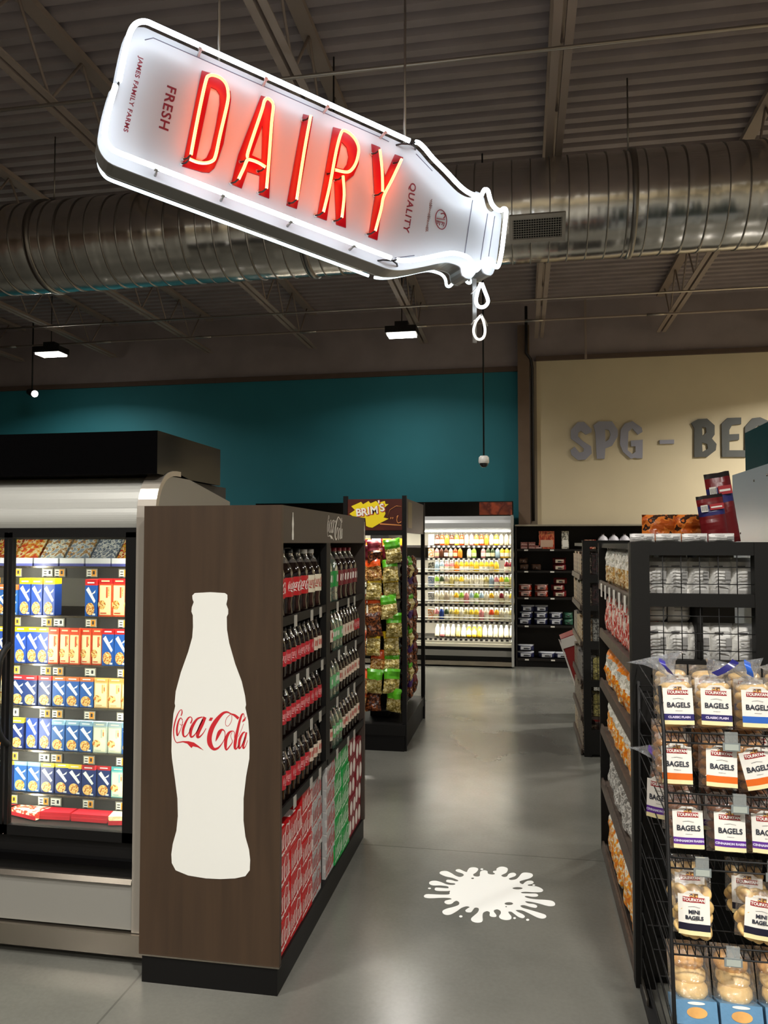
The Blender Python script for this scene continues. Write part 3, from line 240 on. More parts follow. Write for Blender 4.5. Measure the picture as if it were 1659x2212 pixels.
_TX = {}
def textmesh(body, size, ext, shear, bold, space, align):
    k = (body, size, ext, shear, bold, space, align)
    if k in _TX: return _TX[k]
    cu = bpy.data.curves.new('tmp', 'FONT'); cu.body = body; cu.size = size; cu.extrude = ext; cu.shear = shear
    cu.offset = bold; cu.space_character = space; cu.align_x = align; cu.align_y = 'CENTER'; cu.resolution_u = 3
    ob = bpy.data.objects.new('tmp', cu)
    me = bpy.data.meshes.new_from_object(ob)
    bpy.data.objects.remove(ob); bpy.data.curves.remove(cu)
    _TX[k] = me
    return me

def cr(pts, n=4, closed=False):
    """Catmull-Rom through points of any dimension"""
    P = [tuple(p) for p in pts]; L = len(P); out = []
    rng = range(L if closed else L - 1)
    for i in rng:
        p0 = P[(i - 1) % L] if (closed or i > 0) else P[i]
        p1 = P[i]; p2 = P[(i + 1) % L]
        p3 = P[(i + 2) % L] if (closed or i + 2 < L) else P[(i + 1) % L]
        for k in range(n):
            t = k / n
            out.append(tuple(0.5 * (2 * b + (c - a) * t + (2 * a - 5 * b + 4 * c - d) * t * t + (3 * b - a - 3 * c + d) * t ** 3) for a, b, c, d in zip(p0, p1, p2, p3)))
    if not closed: out.append(P[-1])
    return out

def T(x=0, y=0, z=0, rz=0, rx=0, ry=0, s=1):
    return Matrix.Translation((x, y, z)) @ Matrix.Rotation(rz, 4, 'Z') @ Matrix.Rotation(ry, 4, 'Y') @ Matrix.Rotation(rx, 4, 'X') @ Matrix.Scale(s, 4)
FX = Matrix(((0, 0, 1, 0), (1, 0, 0, 0), (0, 1, 0, 0), (0, 0, 0, 1)))      # flat art (x,y) -> facing +X : x->Y, y->Z
FNX = Matrix(((0, 0, -1, 0), (-1, 0, 0, 0), (0, 1, 0, 0), (0, 0, 0, 1)))   # facing -X
FNY = Matrix(((1, 0, 0, 0), (0, 0, -1, 0), (0, 1, 0, 0), (0, 0, 0, 1)))    # facing -Y

def tag(o, label=None, cat=None, group=None, kind=None):
    if label: o['label'] = label
    if cat: o['category'] = cat
    if group: o['group'] = group
    if kind: o['kind'] = kind
    return o
def thing(name, label, cat, loc=(0, 0, 0), rz=0, group=None):
    o = bpy.data.objects.new(name, None); COL.objects.link(o); o.empty_display_size = 0.1
    o.matrix_world = T(*loc, rz=rz)
    o.matrix_basis = T(*loc, rz=rz)
    return tag(o, label, cat, group)
class Proto:
    """a kind of thing: root mesh and child meshes, copied object by object"""
    def __init__(s, name, root, kids=()):
        s.name = name; s.root = root; s.kids = list(kids)
    def place(s, M, label, cat, group=None):
        r = bpy.data.objects.new(s.name, s.root); COL.objects.link(r); r.matrix_world = M; r.matrix_basis = M
        for k in s.kids:
            c = bpy.data.objects.new(k[0], k[1]); COL.objects.link(c); c.parent = r
            if len(k) > 2 and k[2] is not None: c.matrix_local = k[2]
            if len(k) > 3:
                for g in k[3]:
                    d = bpy.data.objects.new(g[0], g[1]); COL.objects.link(d); d.parent = c
        return tag(r, label, cat, group)
ORD = ['first', 'second', 'third', 'fourth', 'fifth', 'sixth', 'seventh', 'eighth', 'ninth', 'tenth', 'eleventh', 'twelfth',
       'thirteenth', 'fourteenth', 'fifteenth', 'sixteenth', 'seventeenth', 'eighteenth', 'nineteenth', 'twentieth']
RND = random.Random(7)

def logo(mb, m, M):
    """flowing script soft drink lettering, one unit wide"""
    for st in DATA['logo_strokes']:
        P = cr(st, 4); vs = []; fs = []
        for i, p in enumerate(P):
            a = P[max(0, i - 1)]; b = P[min(len(P) - 1, i + 1)]
            d = Vector((b[0] - a[0], b[1] - a[1])); d = d.normalized() if d.length > 1e-9 else Vector((1, 0))
            h = max(p[2], 0.004) / 2
            vs += [(p[0] - d.y * h, p[1] + d.x * h, 0), (p[0] + d.y * h, p[1] - d.x * h, 0)]
        for i in range(len(P) - 1): fs.append((2 * i, 2 * i + 1, 2 * i + 3, 2 * i + 2))
        mb.add(vs, fs, m, False, M)
    for po in DATA['logo_polys']: mb.flat([po], m, M)

def pillow(mb, w, h, d, bands, seed=0, crump=0.12, M=None, nu=7, nv=10, lean=0.0, tuck=0.0):
    """a filled bag standing on its lower edge, front facing -Y; bands = [(v_top, mat)]"""
    rs = seed * 17.3
    def pt(u, v, side):
        x = (u - 0.5) * w; z = v * h
        e = max(0.0, 1 - abs(2 * u - 1) ** 2.6) ** 0.5 * max(0.0, 1 - abs(2 * v - 1) ** 3.2) ** 0.5
        k = noise.noise(Vector((u * 3.1 + rs, v * 3.7, side * 2.0 + rs)))
        k2 = noise.noise(Vector((u * 7.1 + rs, v * 8.7, side * 3.0 - rs)))
        y = side * d / 2 * e * (1 + crump * 3 * k + crump * 2 * k2)
        x *= 1 - tuck * (1 - e) * 0.5 * (1 if 0.1 < v < 0.9 else 0.4)
        x += crump * 0.12 * w * noise.noise(Vector((rs, v * 5, side))); z += crump * 0.1 * h * noise.noise(Vector((u * 4, rs, 1)))
        return (x, y + lean * v, z)
    for side in (-1, 1):
        vs = [pt(i / nu, j / nv, side) for j in range(nv + 1) for i in range(nu + 1)]
        for j in range(nv):
            vm = (j + 0.5) / nv
            m = [b for b in bands if vm <= b[0]][0][1]
            fs = []
            for i in range(nu):
                a = j * (nu + 1) + i
                fs.append((a, a + 1, a + nu + 2, a + nu + 1) if side < 0 else (a, a + nu + 1, a + nu + 2, a + 1))
            # share vertices by row: add row strip
            row = vs[j * (nu + 1):(j + 2) * (nu + 1)]
            o = j * (nu + 1)
            mb.add(row, [tuple(q - o for q in f) for f in fs], m, True, M)
    return mb

# ------------------------------------------------------------------ setting
def struct(name, mb, label=None):
    o = mb.build(name); o['kind'] = 'structure'; return o

def floor_mat():
    m = bpy.data.materials.new('polished_concrete'); m.use_nodes = True
    nt = m.node_tree; b = nt.nodes['Principled BSDF']; L = nt.links
    tc = nt.nodes.new('ShaderNodeTexCoord')
    def nz(sc, det, ro=0.6, dist=0.0):
        n = nt.nodes.new('ShaderNodeTexNoise'); n.inputs['Scale'].default_value = sc; n.inputs['Detail'].default_value = det
        n.inputs['Roughness'].default_value = ro; n.inputs['Distortion'].default_value = dist
        L.new(tc.outputs['Object'], n.inputs['Vector']); return n
    n1 = nz(0.9, 4, 0.5, 0.15); n2 = nz(60, 2)
    r = nt.nodes.new('ShaderNodeValToRGB'); e = r.color_ramp.elements
    e[0].position = 0.3; e[0].color = lin('#52524d'); e[1].position = 0.72; e[1].color = lin('#7b7a73')
    L.new(n1.outputs['Fac'], r.inputs['Fac'])
    mx = nt.nodes.new('ShaderNodeMix'); mx.data_type = 'RGBA'; mx.blend_type = 'OVERLAY'; mx.inputs[0].default_value = 0.12
    L.new(r.outputs[0], mx.inputs[6]); L.new(n2.outputs['Fac'], mx.inputs[7])
    # saw-cut joints
    sx = nt.nodes.new('ShaderNodeSeparateXYZ'); L.new(tc.outputs['Object'], sx.inputs[0])
    def joint(out, at, per):
        a = nt.nodes.new('ShaderNodeMath'); a.operation = 'SUBTRACT'; a.inputs[1].default_value = at; L.new(out, a.inputs[0])
        w = nt.nodes.new('ShaderNodeMath'); w.operation = 'WRAP'; w.inputs[1].default_value = -per / 2; w.inputs[2].default_value = per / 2; L.new(a.outputs[0], w.inputs[0])
        c = nt.nodes.new('ShaderNodeMath'); c.operation = 'ABSOLUTE'; L.new(w.outputs[0], c.inputs[0])
        d = nt.nodes.new('ShaderNodeMath'); d.operation = 'LESS_THAN'; d.inputs[1].default_value = 0.004; L.new(c.outputs[0], d.inputs[0]); return d
    j1 = joint(sx.outputs['X'], -1.405, 4.0); j2 = joint(sx.outputs['Y'], 4.07, 4.0)
    j = nt.nodes.new('ShaderNodeMath'); j.operation = 'MAXIMUM'; L.new(j1.outputs[0], j.inputs[0]); L.new(j2.outputs[0], j.inputs[1])
    jm = nt.nodes.new('ShaderNodeMath'); jm.operation = 'MULTIPLY'; jm.inputs[1].default_value = 0.45; L.new(j.outputs[0], jm.inputs[0])
    m2 = nt.nodes.new('ShaderNodeMix'); m2.data_type = 'RGBA'; m2.inputs[7].default_value = lin('#2c2b29')
    L.new(jm.outputs[0], m2.inputs[0]); L.new(mx.outputs[2], m2.inputs[6])
    L.new(m2.outputs[2], b.inputs['Base Color'])
    rr = nt.nodes.new('ShaderNodeMapRange'); rr.inputs['To Min'].default_value = 0.19; rr.inputs['To Max'].default_value = 0.27
    L.new(n1.outputs['Fac'], rr.inputs['Value']); L.new(rr.outputs[0], b.inputs['Roughness'])
    b.inputs['Specular IOR Level'].default_value = 0.5
    n3 = nz(3.0, 2); bp = nt.nodes.new('ShaderNodeBump'); bp.inputs['Strength'].default_value = 0.02; bp.inputs['Distance'].default_value = 0.02
    L.new(n3.outputs['Fac'], bp.inputs['Height']); L.new(bp.outputs[0], b.inputs['Normal'])
    return m
XL, XR, YN, YB = -9.5, 6.0, -14.0, 10.75
struct('floor', MB().box(XL, XR, YN, YB + .3, -0.1, 0, floor_mat()))
M_teal = mat('teal_paint', '#22717d', 0.75, var=0.06, vs=1.5)
M_cream = mat('cream_paint', '#d3c5a5', 0.8, var=0.05, vs=1.2)
M_brownpaint = mat('brown_paint', '#5b4a40', 0.8, var=0.08)
M_deck = mat('dark_deck_paint', '#978b8a', 0.65, var=0.1, vs=3)
M_joist = mat('joist_paint', '#95857a', 0.6)
M_black = mat('black_paint', '#0b0a0a', 0.5, spec=.25)
M_blackgloss = mat('black_gloss', '#060607', 0.1, spec=.22)
struct('wall_back', MB().box(XL, -0.05, YB, YB + .2, 0, 4.0, M_teal))
struct('wall_back_right', MB().box(0.2, XR, YB, YB + .2, 0, 4.12, M_cream))
struct('wall_back_upper', MB().box(XL, XR, YB + .01, YB + .2, 3.9, 5.1, M_deck))
struct('wall_left', MB().box(XL - .2, XL, YN, YB + .2, 0, 5.1, M_brownpaint))
struct('wall_right', MB().box(XR, XR + .2, YN, YB + .2, 0, 5.1, M_cream))
struct('wall_front', MB().box(XL, XR, YN - .2, YN, 0, 5.1, M_cream))
struct('trim_1', MB().box(-0.05, 0.11, YB - .10, YB, 0, 4.6, mat('column_brown', '#6e5a49', 0.7, var=.05)))
struct('trim_2', MB().box(0.115, 0.205, YB - .05, YB, 0, 4.1, mat('column_grey', '#8a7d6c', 0.7)))
mb = MB(); mb.box(XL, -0.05, YB - .03, YB + .02, 3.98, 4.05, M_brownpaint); mb.box(0.2, XR, YB - .05, YB + .02, 4.11, 4.17, M_brownpaint)
struct('trim_3', mb)
# corrugated roof deck, flutes running left to right
mb = MB(); y = YN; prof = []
while y < YB + .2:
    prof += [(y, 4.93), (y + .05, 4.93), (y + .065, 4.975), (y + .115, 4.975), (y + .13, 4.93)]
    y += 0.15
vs = []; fs = []
for (yy, zz) in prof: vs += [(XL, yy, zz), (XR, yy, zz)]
for i in range(len(prof) - 1): fs.append((2 * i, 2 * i + 1, 2 * i + 3, 2 * i + 2))
mb.add(vs, fs, M_deck)
mb.box(XL, XR, YN, YB + .2, 4.99, 5.05, M_deck)
struct('ceiling', mb)

# ------------------------------------------------------------------ open web joists
def joist(x, lab):
    t = thing('ceiling_joist', lab, 'joist', (x, 0, 0), group='open web steel joists under the roof deck')
    y0, y1 = YN + .05, 10.62
    for s in (-1, 1):
        MB().box(min(s*.012, s*.06), max(s*.012, s*.06), y0, y1, 4.4, 4.408, M_joist).box(min(s*.012,s*.02), max(s*.012,s*.02), y0, y1, 4.408, 4.45, M_joist).build('bottom_chord', t)
    MB().box(-.05, .05, y0, y1, 4.88, 4.925, M_joist).build('top_chord', t)
    mb = MB(); y = y0 + .1; up = False
    while y + .35 < y1:
        a = (0, y, 4.43 if not up else 4.89); b = (0, y + .35, 4.89 if not up else 4.43)
        mb.tube([a, b], .010, M_joist, seg=5); y += .35; up = not up
    mb.build('web', t)
jx = [(-7.6, 'farthest left'), (-6.05, 'second from the left'), (-4.53, 'running over the left floodlight side'), (-2.95, 'passing left of the neon sign base'),
      (-1.34, 'crossing above the middle of the neon bottle'), (.24, 'near vertical, right of the bottle neck'), (1.83, 'slanting above the red script side at right'), (3.4, 'farthest right, in the dark corner')]
for x, d in jx: joist(x, 'brown steel roof joist ' + d)

# pipes under the joists
M_pipe = mat('pipe_steel', '#a49b92', 0.3, 0.8)
for (yy, zz, r, lab) in ((8.72, 4.34, .012, 'thin pale pipe running across the ceiling beyond the duct'), (4.26, 4.34, .011, 'thin pale pipe crossing the ceiling above the neon bottle neck'),
                         (9.62, 4.36, .014, 'farthest dark pipe with pale couplings across the ceiling')):
    t = thing('sprinkler_pipe', lab, 'pipe', (0, yy, zz))
    MB().tube([(XL, 0, 0), (XR, 0, 0)], r, M_pipe if r < .014 else M_joist, seg=8).build('pipe', t)
    if r > .013:
        for k in range(9): MB().tube([(-7.2 + 1.45 * k, 0, 0), (-6.98 + 1.45 * k, 0, 0)], .018, M_pipe, seg=8).build('coupling', t)
t = thing('conduit_drop', 'bent grey conduit running down the brown column beside the cream wall', 'conduit', (0.15, YB - .075, 0))
MB().tube([(0, 0, 1.9), (0, 0, 4.0), (-.02, -.02, 4.12), (-.08, -.05, 4.2), (-.08, -.05, 4.85)], .02, mat('dark_conduit', '#1e1a18', 0.4), seg=8).build('pipe', t)
t = thing('ceiling_bracket', 'short brown bracket hanging at the cream wall top edge', 'bracket', (0.86, YB - .12, 0))
MB().box(-.015, .015, -.01, .01, 4.08, 4.9, M_joist).build('strut', t)

# ------------------------------------------------------------------ spiral duct
DY, DZ, DR = 5.59, 4.0, 0.353
def duct_mat():
    m = bpy.data.materials.new('galvanised_duct'); m.use_nodes = True
    nt = m.node_tree; b = nt.nodes['Principled BSDF']
    b.inputs['Base Color'].default_value = lin('#d6d1ca'); b.inputs['Metallic'].default_value = 1.0; b.inputs['Roughness'].default_value = 0.2
    tc = nt.nodes.new('ShaderNodeTexCoord')
    mp = nt.nodes.new('ShaderNodeMapping'); mp.inputs['Scale'].default_value = (1, .2, .2); nt.links.new(tc.outputs['Object'], mp.inputs[0])
    n = nt.nodes.new('ShaderNodeTexNoise'); n.inputs['Scale'].default_value = 6; nt.links.new(mp.outputs[0], n.inputs['Vector'])
    bp = nt.nodes.new('ShaderNodeBump'); bp.inputs['Strength'].default_value = 0.25; bp.inputs['Distance'].default_value = 0.05
    nt.links.new(n.outputs['Fac'], bp.inputs['Height']); nt.links.new(bp.outputs[0], b.inputs['Normal'])
    return m
M_duct = duct_mat(); M_seam = mat('duct_seam', '#8d8780', 0.35, 1.0)
t = thing('air_duct', 'large shiny galvanised spiral air duct crossing below the ceiling', 'duct', (0, DY, DZ))
mb = MB(); seg = 64; rn = random.Random(3)
x = -9.4; k = 0
while x < 5.9:
    w_ = 0.128
    tl = rn.uniform(-.004, .004); to = rn.uniform(-.004, .004)
    vs = []; fs = []
    for (xx, r) in ((x, DR + tl), (x + w_ * .5, DR + .0015), (x + w_, DR + to)):
        for q in range(seg):
            a = 2 * PI * q / seg; wob = 0.0022 * noise.noise(Vector((k * 3.7, math.cos(a) * 2.2, math.sin(a) * 2.2)))
            vs.append((xx, (r + wob) * math.cos(a), (r + wob) * math.sin(a)))
    for i in range(2):
        for q in range(seg):
            l = (q + 1) % seg; fs.append((i * seg + q, i * seg + l, (i + 1) * seg + l, (i + 1) * seg + q))
    mb.add(vs, fs, M_duct, True)
    mb.lathe([(DR - .004, -.004), (DR + .006, -.004), (DR + .006, .004), (DR - .004, .004)], M_seam, seg, M=T(x, 0, 0) @ Matrix.Rotation(PI / 2, 4, 'Y'))
    x += w_; k += 1
mb.build('duct_shell', t)
for xx in (-3.74, -1.56, .76, 3.0):
    MB().lathe([(DR + .002, -.02), (DR + .017, -.018), (DR + .017, .018), (DR + .002, .02)], M_seam, 48, M=Matrix.Rotation(PI / 2, 4, 'Y')).build('hanger_ring', t, T(xx, 0, 0))
    MB().tube([(xx, 0, DR), (xx, 0, .92)], .006, M_seam, seg=6).build('hanger_rod', t)
# grille let into the duct
a0 = math.radians(-148)
gm = T(0.115, 0, 0) @ Matrix.Rotation(math.radians(-(180 - 146 - 0)), 4, 'X')
M_gr = mat('grille_frame', '#a39d93', 0.4, 0.6)
mb = MB(); R0 = -(DR + .022)
mb.box(-.19, .19, R0, R0 + .03, .068, .095, M_gr); mb.box(-.19, .19, R0, R0 + .03, -.095, -.068, M_gr)
mb.box(-.19, -.165, R0, R0 + .03, -.068, .068, M_gr); mb.box(.165, .19, R0, R0 + .03, -.068, .068, M_gr)
ga = math.radians(40)
GM = T(0.115, 0, 0) @ Matrix.Rotation(ga, 4, 'X')
gf = mb.build('grille', t, GM)
mb = MB(); mb.box(-.165, .165, R0 + .012, R0 + .03, -.068, .068, mat('grille_dark', '#15130f', .8))
for i in range(20): mb.box(-.16 + i * .0168 - .0015, -.16 + i * .0168 + .0015, R0 + .003, R0 + .012, -.068, .068, M_gr)
for i in range(9): mb.box(-.165, .165, R0 + .004, R0 + .011, -.064 + i * .016 - .0015, -.064 + i * .016 + .0015, M_gr)
mb.build('grille_bars', gf)

# ------------------------------------------------------------------ high bay lights; unseen ones are placed to match the brightness
M_lamp = mat('lamp_glow', '#ffffff', .5, emit=(1, .96, .86), es=22)
M_lampbody = mat('lamp_body', '#2b2826', .5, .5)
def highbay(x, y, lab, power, z=4.12, warm=(1, .96, .89), size=.42):
    t = thing('high_bay_light', lab, 'ceiling light', (x, y, z), group=None)
    MB().box(-.19, .19, -.12, .12, .02, .10, M_lampbody).box(-.08, .08, -.06, .06, .10, .17, M_lampbody).build('housing', t)
    MB().box(-.17, .17, -.10, .10, .0, .02, M_lamp).build('lens', t)
    MB().tube([(0, 0, .17), (0, 0, .81)], .006, M_lampbody, seg=6).build('cable', t)
    l = bpy.data.lights.new('bay_lamp', 'AREA'); l.shape = 'RECTANGLE'; l.size = .34; l.size_y = .2; l.energy = power; l.color = warm; l.spread = math.radians(150)
    o = bpy.data.objects.new('bay_lamp', l); COL.objects.link(o); o.parent = t; o.location = (0, 0, -.01)
highbay(-6.22, 9.29, 'bright rectangular high bay light at far left, under the ceiling', 38)
highbay(-1.43, 9.17, 'bright rectangular high bay light below the middle of the neon bottle', 26)
highbay(4.1, 8.6, 'high bay light out of frame above the back right shelving', 210)
highbay(-2.75, .7, 'high bay light out of frame over the dough cooler', 62)
highbay(-1.25, 5.0, 'added high bay light, unseen behind the neon bottle sign', 55)  # added lamp, brightens the snack rack and the floor sticker
highbay(1.0, -0.4, 'high bay light out of frame over the bagel rack', 200)
highbay(-1.2, -1.0, 'high bay light out of frame behind the camera', 60)
highbay(-4.9, -2.6, 'high bay light out of frame far behind left', 90)
highbay(3.6, -2.6, 'high bay light out of frame far behind right', 120)
for i_, (x_, y_) in enumerate(((-6.2, -5.5), (-.6, -5.5), (2.7, -5.5), (-3.8, -9.5), (1.0, -9.5), (-6.2, -12.5), (-.6, -12.5), (2.7, -12.5))):
    highbay(x_, y_, 'high bay light out of frame far behind the camera, %s from the aisle' % ORD[i_], 60)
highbay(4.4, 4.6, 'high bay light out of frame over the next aisle', 60)
t = thing('spotlight', 'small track spotlight glinting at far left below the bright light', 'ceiling light', (-7.2, 10.3, 3.86))
MB().tube([(-.04, 0, 0), (.1, -.08, -.05)], [.05, .06], M_lampbody, seg=12).build('lamp_head', t)
MB().tube([(.1, -.08, -.05), (.105, -.083, -.052)], .05, mat('spot_glow', '#ffffff', .5, emit=(1, 1, .95), es=6), seg=12).build('lens', t)
MB().tube([(0, 0, 0), (0, 0, 1.07)], .012, M_lampbody, seg=6).build('stem', t)

# security camera on a pole
t = thing('security_camera', 'white dome security camera hanging on a thin black pole', 'camera', (-.316, 6.5, 2.235))
Mw = mat('white_plastic', '#e8e6e0', .35)
MB().lathe([(0, .10), (.030, .098), (.043, .085), (.045, .045), (.040, .035)], Mw, 20).build('housing', t)
MB().lathe([(.036, .04), (.034, .02), (.02, .004), (0, 0)], mat('dome_dark', '#2c2c2e', .08), 20).build('dome', t)
MB().tube([(0, 0, .1), (0, 0, 2.695)], .007, M_black, seg=6).build('pole', t)

# wall letters
M_let = [mat('letter_silver', '#9a9aa6', .45), mat('letter_grey', '#4b4c48', .5)]
t = thing('wall_lettering', 'large raised metal letters reading SPG - BEC on the cream wall', 'sign', (0, 10.735, 0))
for i, (q, ch) in enumerate(zip(DATA['wall'], 'SPG-BEC')):
    MB().flat(q, M_let[0 if i < 4 else 1], FNY, ext=.012).build('letter', t)

# milk splat sticker on the floor
M_sw = mat('white_vinyl', '#f4f5f2', .4)
t = thing('floor_decal', 'white milk splash sticker on the grey floor below the neon bottle', 'floor sticker', (0, 0, 0))
mb = MB(); mb.flat([cr(DATA['splat'], 3, True)] + [cr(h, 2, True) for h in DATA['splat_holes']], M_sw, T(0, 0, .0012)); mb.build('splash', t)
for d in DATA['splat_drops']:
    MB().flat([cr(d, 2, True)], M_sw, T(0, 0, .0012)).build('droplet', t)

# ------------------------------------------------------------------ neon milk bottle sign
psi = math.radians(35)
sg = thing('neon_sign', 'tilted milk bottle neon sign reading DAIRY hanging from the ceiling', 'sign', (-.181, 3.58, 2.754), psi)
Mface = mat('sign_face', '#d9dade', .32)
Mside = mat('sign_side', '#8d8984', .4, .2)
Mwt = mat('white_neon', '#ffffff', .4, emit=(.80, .90, 1.0), es=6.5)
Mwt2 = mat('white_neon_rear', '#ffffff', .4, emit=(.7, .93, 1.0), es=2.6)
Myt = mat('orange_neon', '#ffffff', .4, emit=(1, .135, .03), es=7.5)
Mred = mat('letter_red', '#a00018', .35)
Mdr = mat('sign_print_red', '#8d2a38', .5)
Mgl = mat('sign_line_grey', '#6f6f80', .5)
Mcap = mat('tube_end_black', '#1c1a19', .5)
Mglass = mat('tube_support', '#c9c6c4', .2)
out = cr(DATA['cabinet'], 2, True)
# thin out points that bunch up
o2 = [out[0]]
for p in out[1:]:
    if math.hypot(p[0] - o2[-1][0], p[1] - o2[-1][1]) > .006: o2.append(p)
SY = Matrix(((1, 0, 0, 0), (0, 0, -1, 0), (0, 1, 0, 0), (0, 0, 0, 1)))
mb = MB(); n = len(o2)
vs = [(a, .078, b) for a, b in o2] + [(a, .172, b) for a, b in o2]
mb.add(vs, [(i, (i + 1) % n, n + (i + 1) % n, n + i) for i in range(n)], Mside)
mb.build('cabinet_side', sg)
mb = MB(); mb.flat([o2], Mface, T(0, .074, 0) @ SY, ext=.004); mb.build('front_face', sg)
mb = MB(); mb.flat([o2], Mface, T(0, .176, 0) @ SY, ext=.004); mb.build('rear_face', sg)
tw = [DATA['neon_white'][0], DATA['neon_white'][1], DATA['neon_white'][2]]
def straight(pts, a):
    return a
for k, st in enumerate(tw):
    if k == 0: pp = cr(st[:7], 4) + [st[7]]
    elif k == 2: pp = [st[0]] + cr(st[1:], 4)
    else: pp = cr(st, 3)
    MB().tube([(a, 0, b) for a, b in pp], .0105, Mwt, seg=8).build('white_neon_tube', sg)
    MB().tube([(a, .25, b) for a, b in pp], .0075, Mwt2, seg=8).build('white_neon_tube', sg)
    for e, f in ((pp[0], pp[1]), (pp[-1], pp[-2])):
        d = Vector((f[0] - e[0], 0, f[1] - e[1])).normalized()
        q = Vector((e[0], 0, e[1]))
        MB().tube([q - d * .002, q + Vector((0, .02, 0)) - d * .012, q + Vector((0, .045, 0)) + d * .02, q + Vector((0, .07, 0)) + d * .035], .004, Mcap, seg=6).build('tube_end', sg)
sp = []
for a, b in ((.25, 0), (.5, 0), (.75, 0)): pass
for st, fr in ((0, (.18, .42, .66, .9)), (2, (.15, .4, .65, .88))):
    A = DATA['neon_white'][st]; p, q = (A[6], A[7]) if st == 0 else (A[0], A[1])
    for f in fr:
        xx = p[0] + (q[0] - p[0]) * f; zz = p[1] + (q[1] - p[1]) * f
        MB().tube([(xx, .07, zz), (xx, .012, zz)], .006, Mglass, seg=6).tube([(xx - .012, .004, zz), (xx + .012, .004, zz)], .0125, Mglass, seg=8).build('tube_support', sg)
for li, (ch, shp, tubes) in enumerate(zip('DAIRY', DATA['red'], DATA['neon_yellow'])):
    s2 = [cr(shp[0], 1, True)] + [x for x in shp[1:]]
    mb = MB(); mb.flat(s2, Mred, T(0, .067, 0) @ SY, ext=.003); L = mb.build('red_letter', sg)
    L['label'] = 'red painted letter ' + ch
    for tb in tubes:
        pp = cr(tb, 4)
        MB().tube([(a, .02, b) for a, b in pp], .0065, Myt, seg=8).build('orange_neon_tube', L)
        for e in (pp[0], pp[-1]):
            MB().tube([(e[0], .02, e[1]), (e[0] - .01, .045, e[1] - .006), (e[0] - .022, .068, e[1] - .002)], .0035, Mcap, seg=6).tube([(e[0] - .022, .069, e[1] - .002), (e[0] - .022, .064, e[1] - .002)], .008, Mglass, seg=8).build('tube_end', L)
for s_ in DATA['grey']:
    MB().tube([(a, .0695, b) for a, b in s_], .0022, Mgl, seg=5).build('grey_line', sg)  # thin grey lines along the sign face
for tx, a, b in DATA['text']:
    th = math.atan2(b[1] - a[1], b[0] - a[0]); Ln = math.hypot(b[0] - a[0], b[1] - a[1])
    size = {'J': .024, 'F': .052, 'Q': .043}[tx[0]]
    me = textmesh(tx, size, 0, 0, size * .02, 1.12, 'CENTER'); wd = max(v.co.x for v in me.vertices) - min(v.co.x for v in me.vertices)
    M_ = T(0, .0692, 0) @ SY @ T((a[0] + b[0]) / 2, (a[1] + b[1]) / 2, 0) @ Matrix.Rotation(th, 4, 'Z')
    MB().text(tx, size, Mdr, M_, bold=size * .02, space=1.12, sx=Ln / wd).build('lettering', sg)
lc = DATA['logo'][0]; ax = .022; ay = .043
cz = [(lc[0] + .030 * math.cos(i * PI / 16), .0692, lc[1] + .046 * math.sin(i * PI / 16)) for i in range(32)]
mb = MB(); mb.tube(cz, .0022, Mdr, closed=True, seg=5)
lo = T(lc[0], .0692, lc[1]) @ Matrix.Rotation(math.radians(8), 4, 'Y')
mb.tube([(.020, 0, .006), (-.024, 0, .006 - .008)], .0022, Mdr, seg=5, M=lo)
mb.tube([(.012, 0, .010), (.020, 0, .026), (.008, 0, .034), (-.006, 0, .026)], .0026, Mdr, seg=5, M=lo)
mb.tube([(-.028, 0, -.012), (.024, 0, -.004)], .0001, Mdr, seg=3, M=lo)
for (u, v) in ((.012, -.012), (-.010, -.014)):
    mb.tube([(u - .012, 0, v), (u + .008, 0, v + .002)], .0022, Mdr, seg=5, M=lo)
    mb.tube([(u + .006, 0, v), (u + .004, 0, v - .016)], .0020, Mdr, seg=5, M=lo); mb.tube([(u - .003, 0, v), (u - .005, 0, v - .012)], .0020, Mdr, seg=5, M=lo)
mb.build('round_emblem', sg)
a, b = DATA['scribble']
pts = []
for i in range(60):
    f = i / 59; wob = .006 * math.sin(i * 1.9) + .003 * math.sin(i * 4.1)
    pts.append((a[0] + (b[0] - a[0]) * f + wob, .0692, a[1] + (b[1] - a[1]) * f))
MB().tube(pts, .0009, Mdr, seg=4).build('script_line', sg)
for k, dr in enumerate(DATA['drops']):
    pp = [(a, .0, b) for a, b in cr(dr, 4)]
    q = MB().tube(pp, [.0085 - .002 * k] * len(pp), Mwt if k == 0 else mat('dim_neon', '#efece2', .3, emit=(1, .97, .9), es=.8), seg=8).build('drip_tube', sg)
MB().box(-.030, -.008, .03, .036, -.215, .09, mat('drip_plate', '#7d7a76', .4, .4)).build('drip_plate', sg)
for (zz) in (.06, -.085):
    MB().tube([(.0, .0, zz), (-.03, .01, zz - .03), (-.045, .02, zz - .05)], .003, Mglass, seg=6).tube([(.0, .0, zz), (.03, .01, zz - .03), (.045, .02, zz - .045)], .003, Mglass, seg=6).build('tube_end', sg)
for (a, b) in ((-1.213, .86), (-.338, .66)):
    MB().tube([(a, .125, b - .03), (a + .004, .125, 4.4 - 2.754)], .006, M_pipe, seg=8).build('hanger_rod', sg)

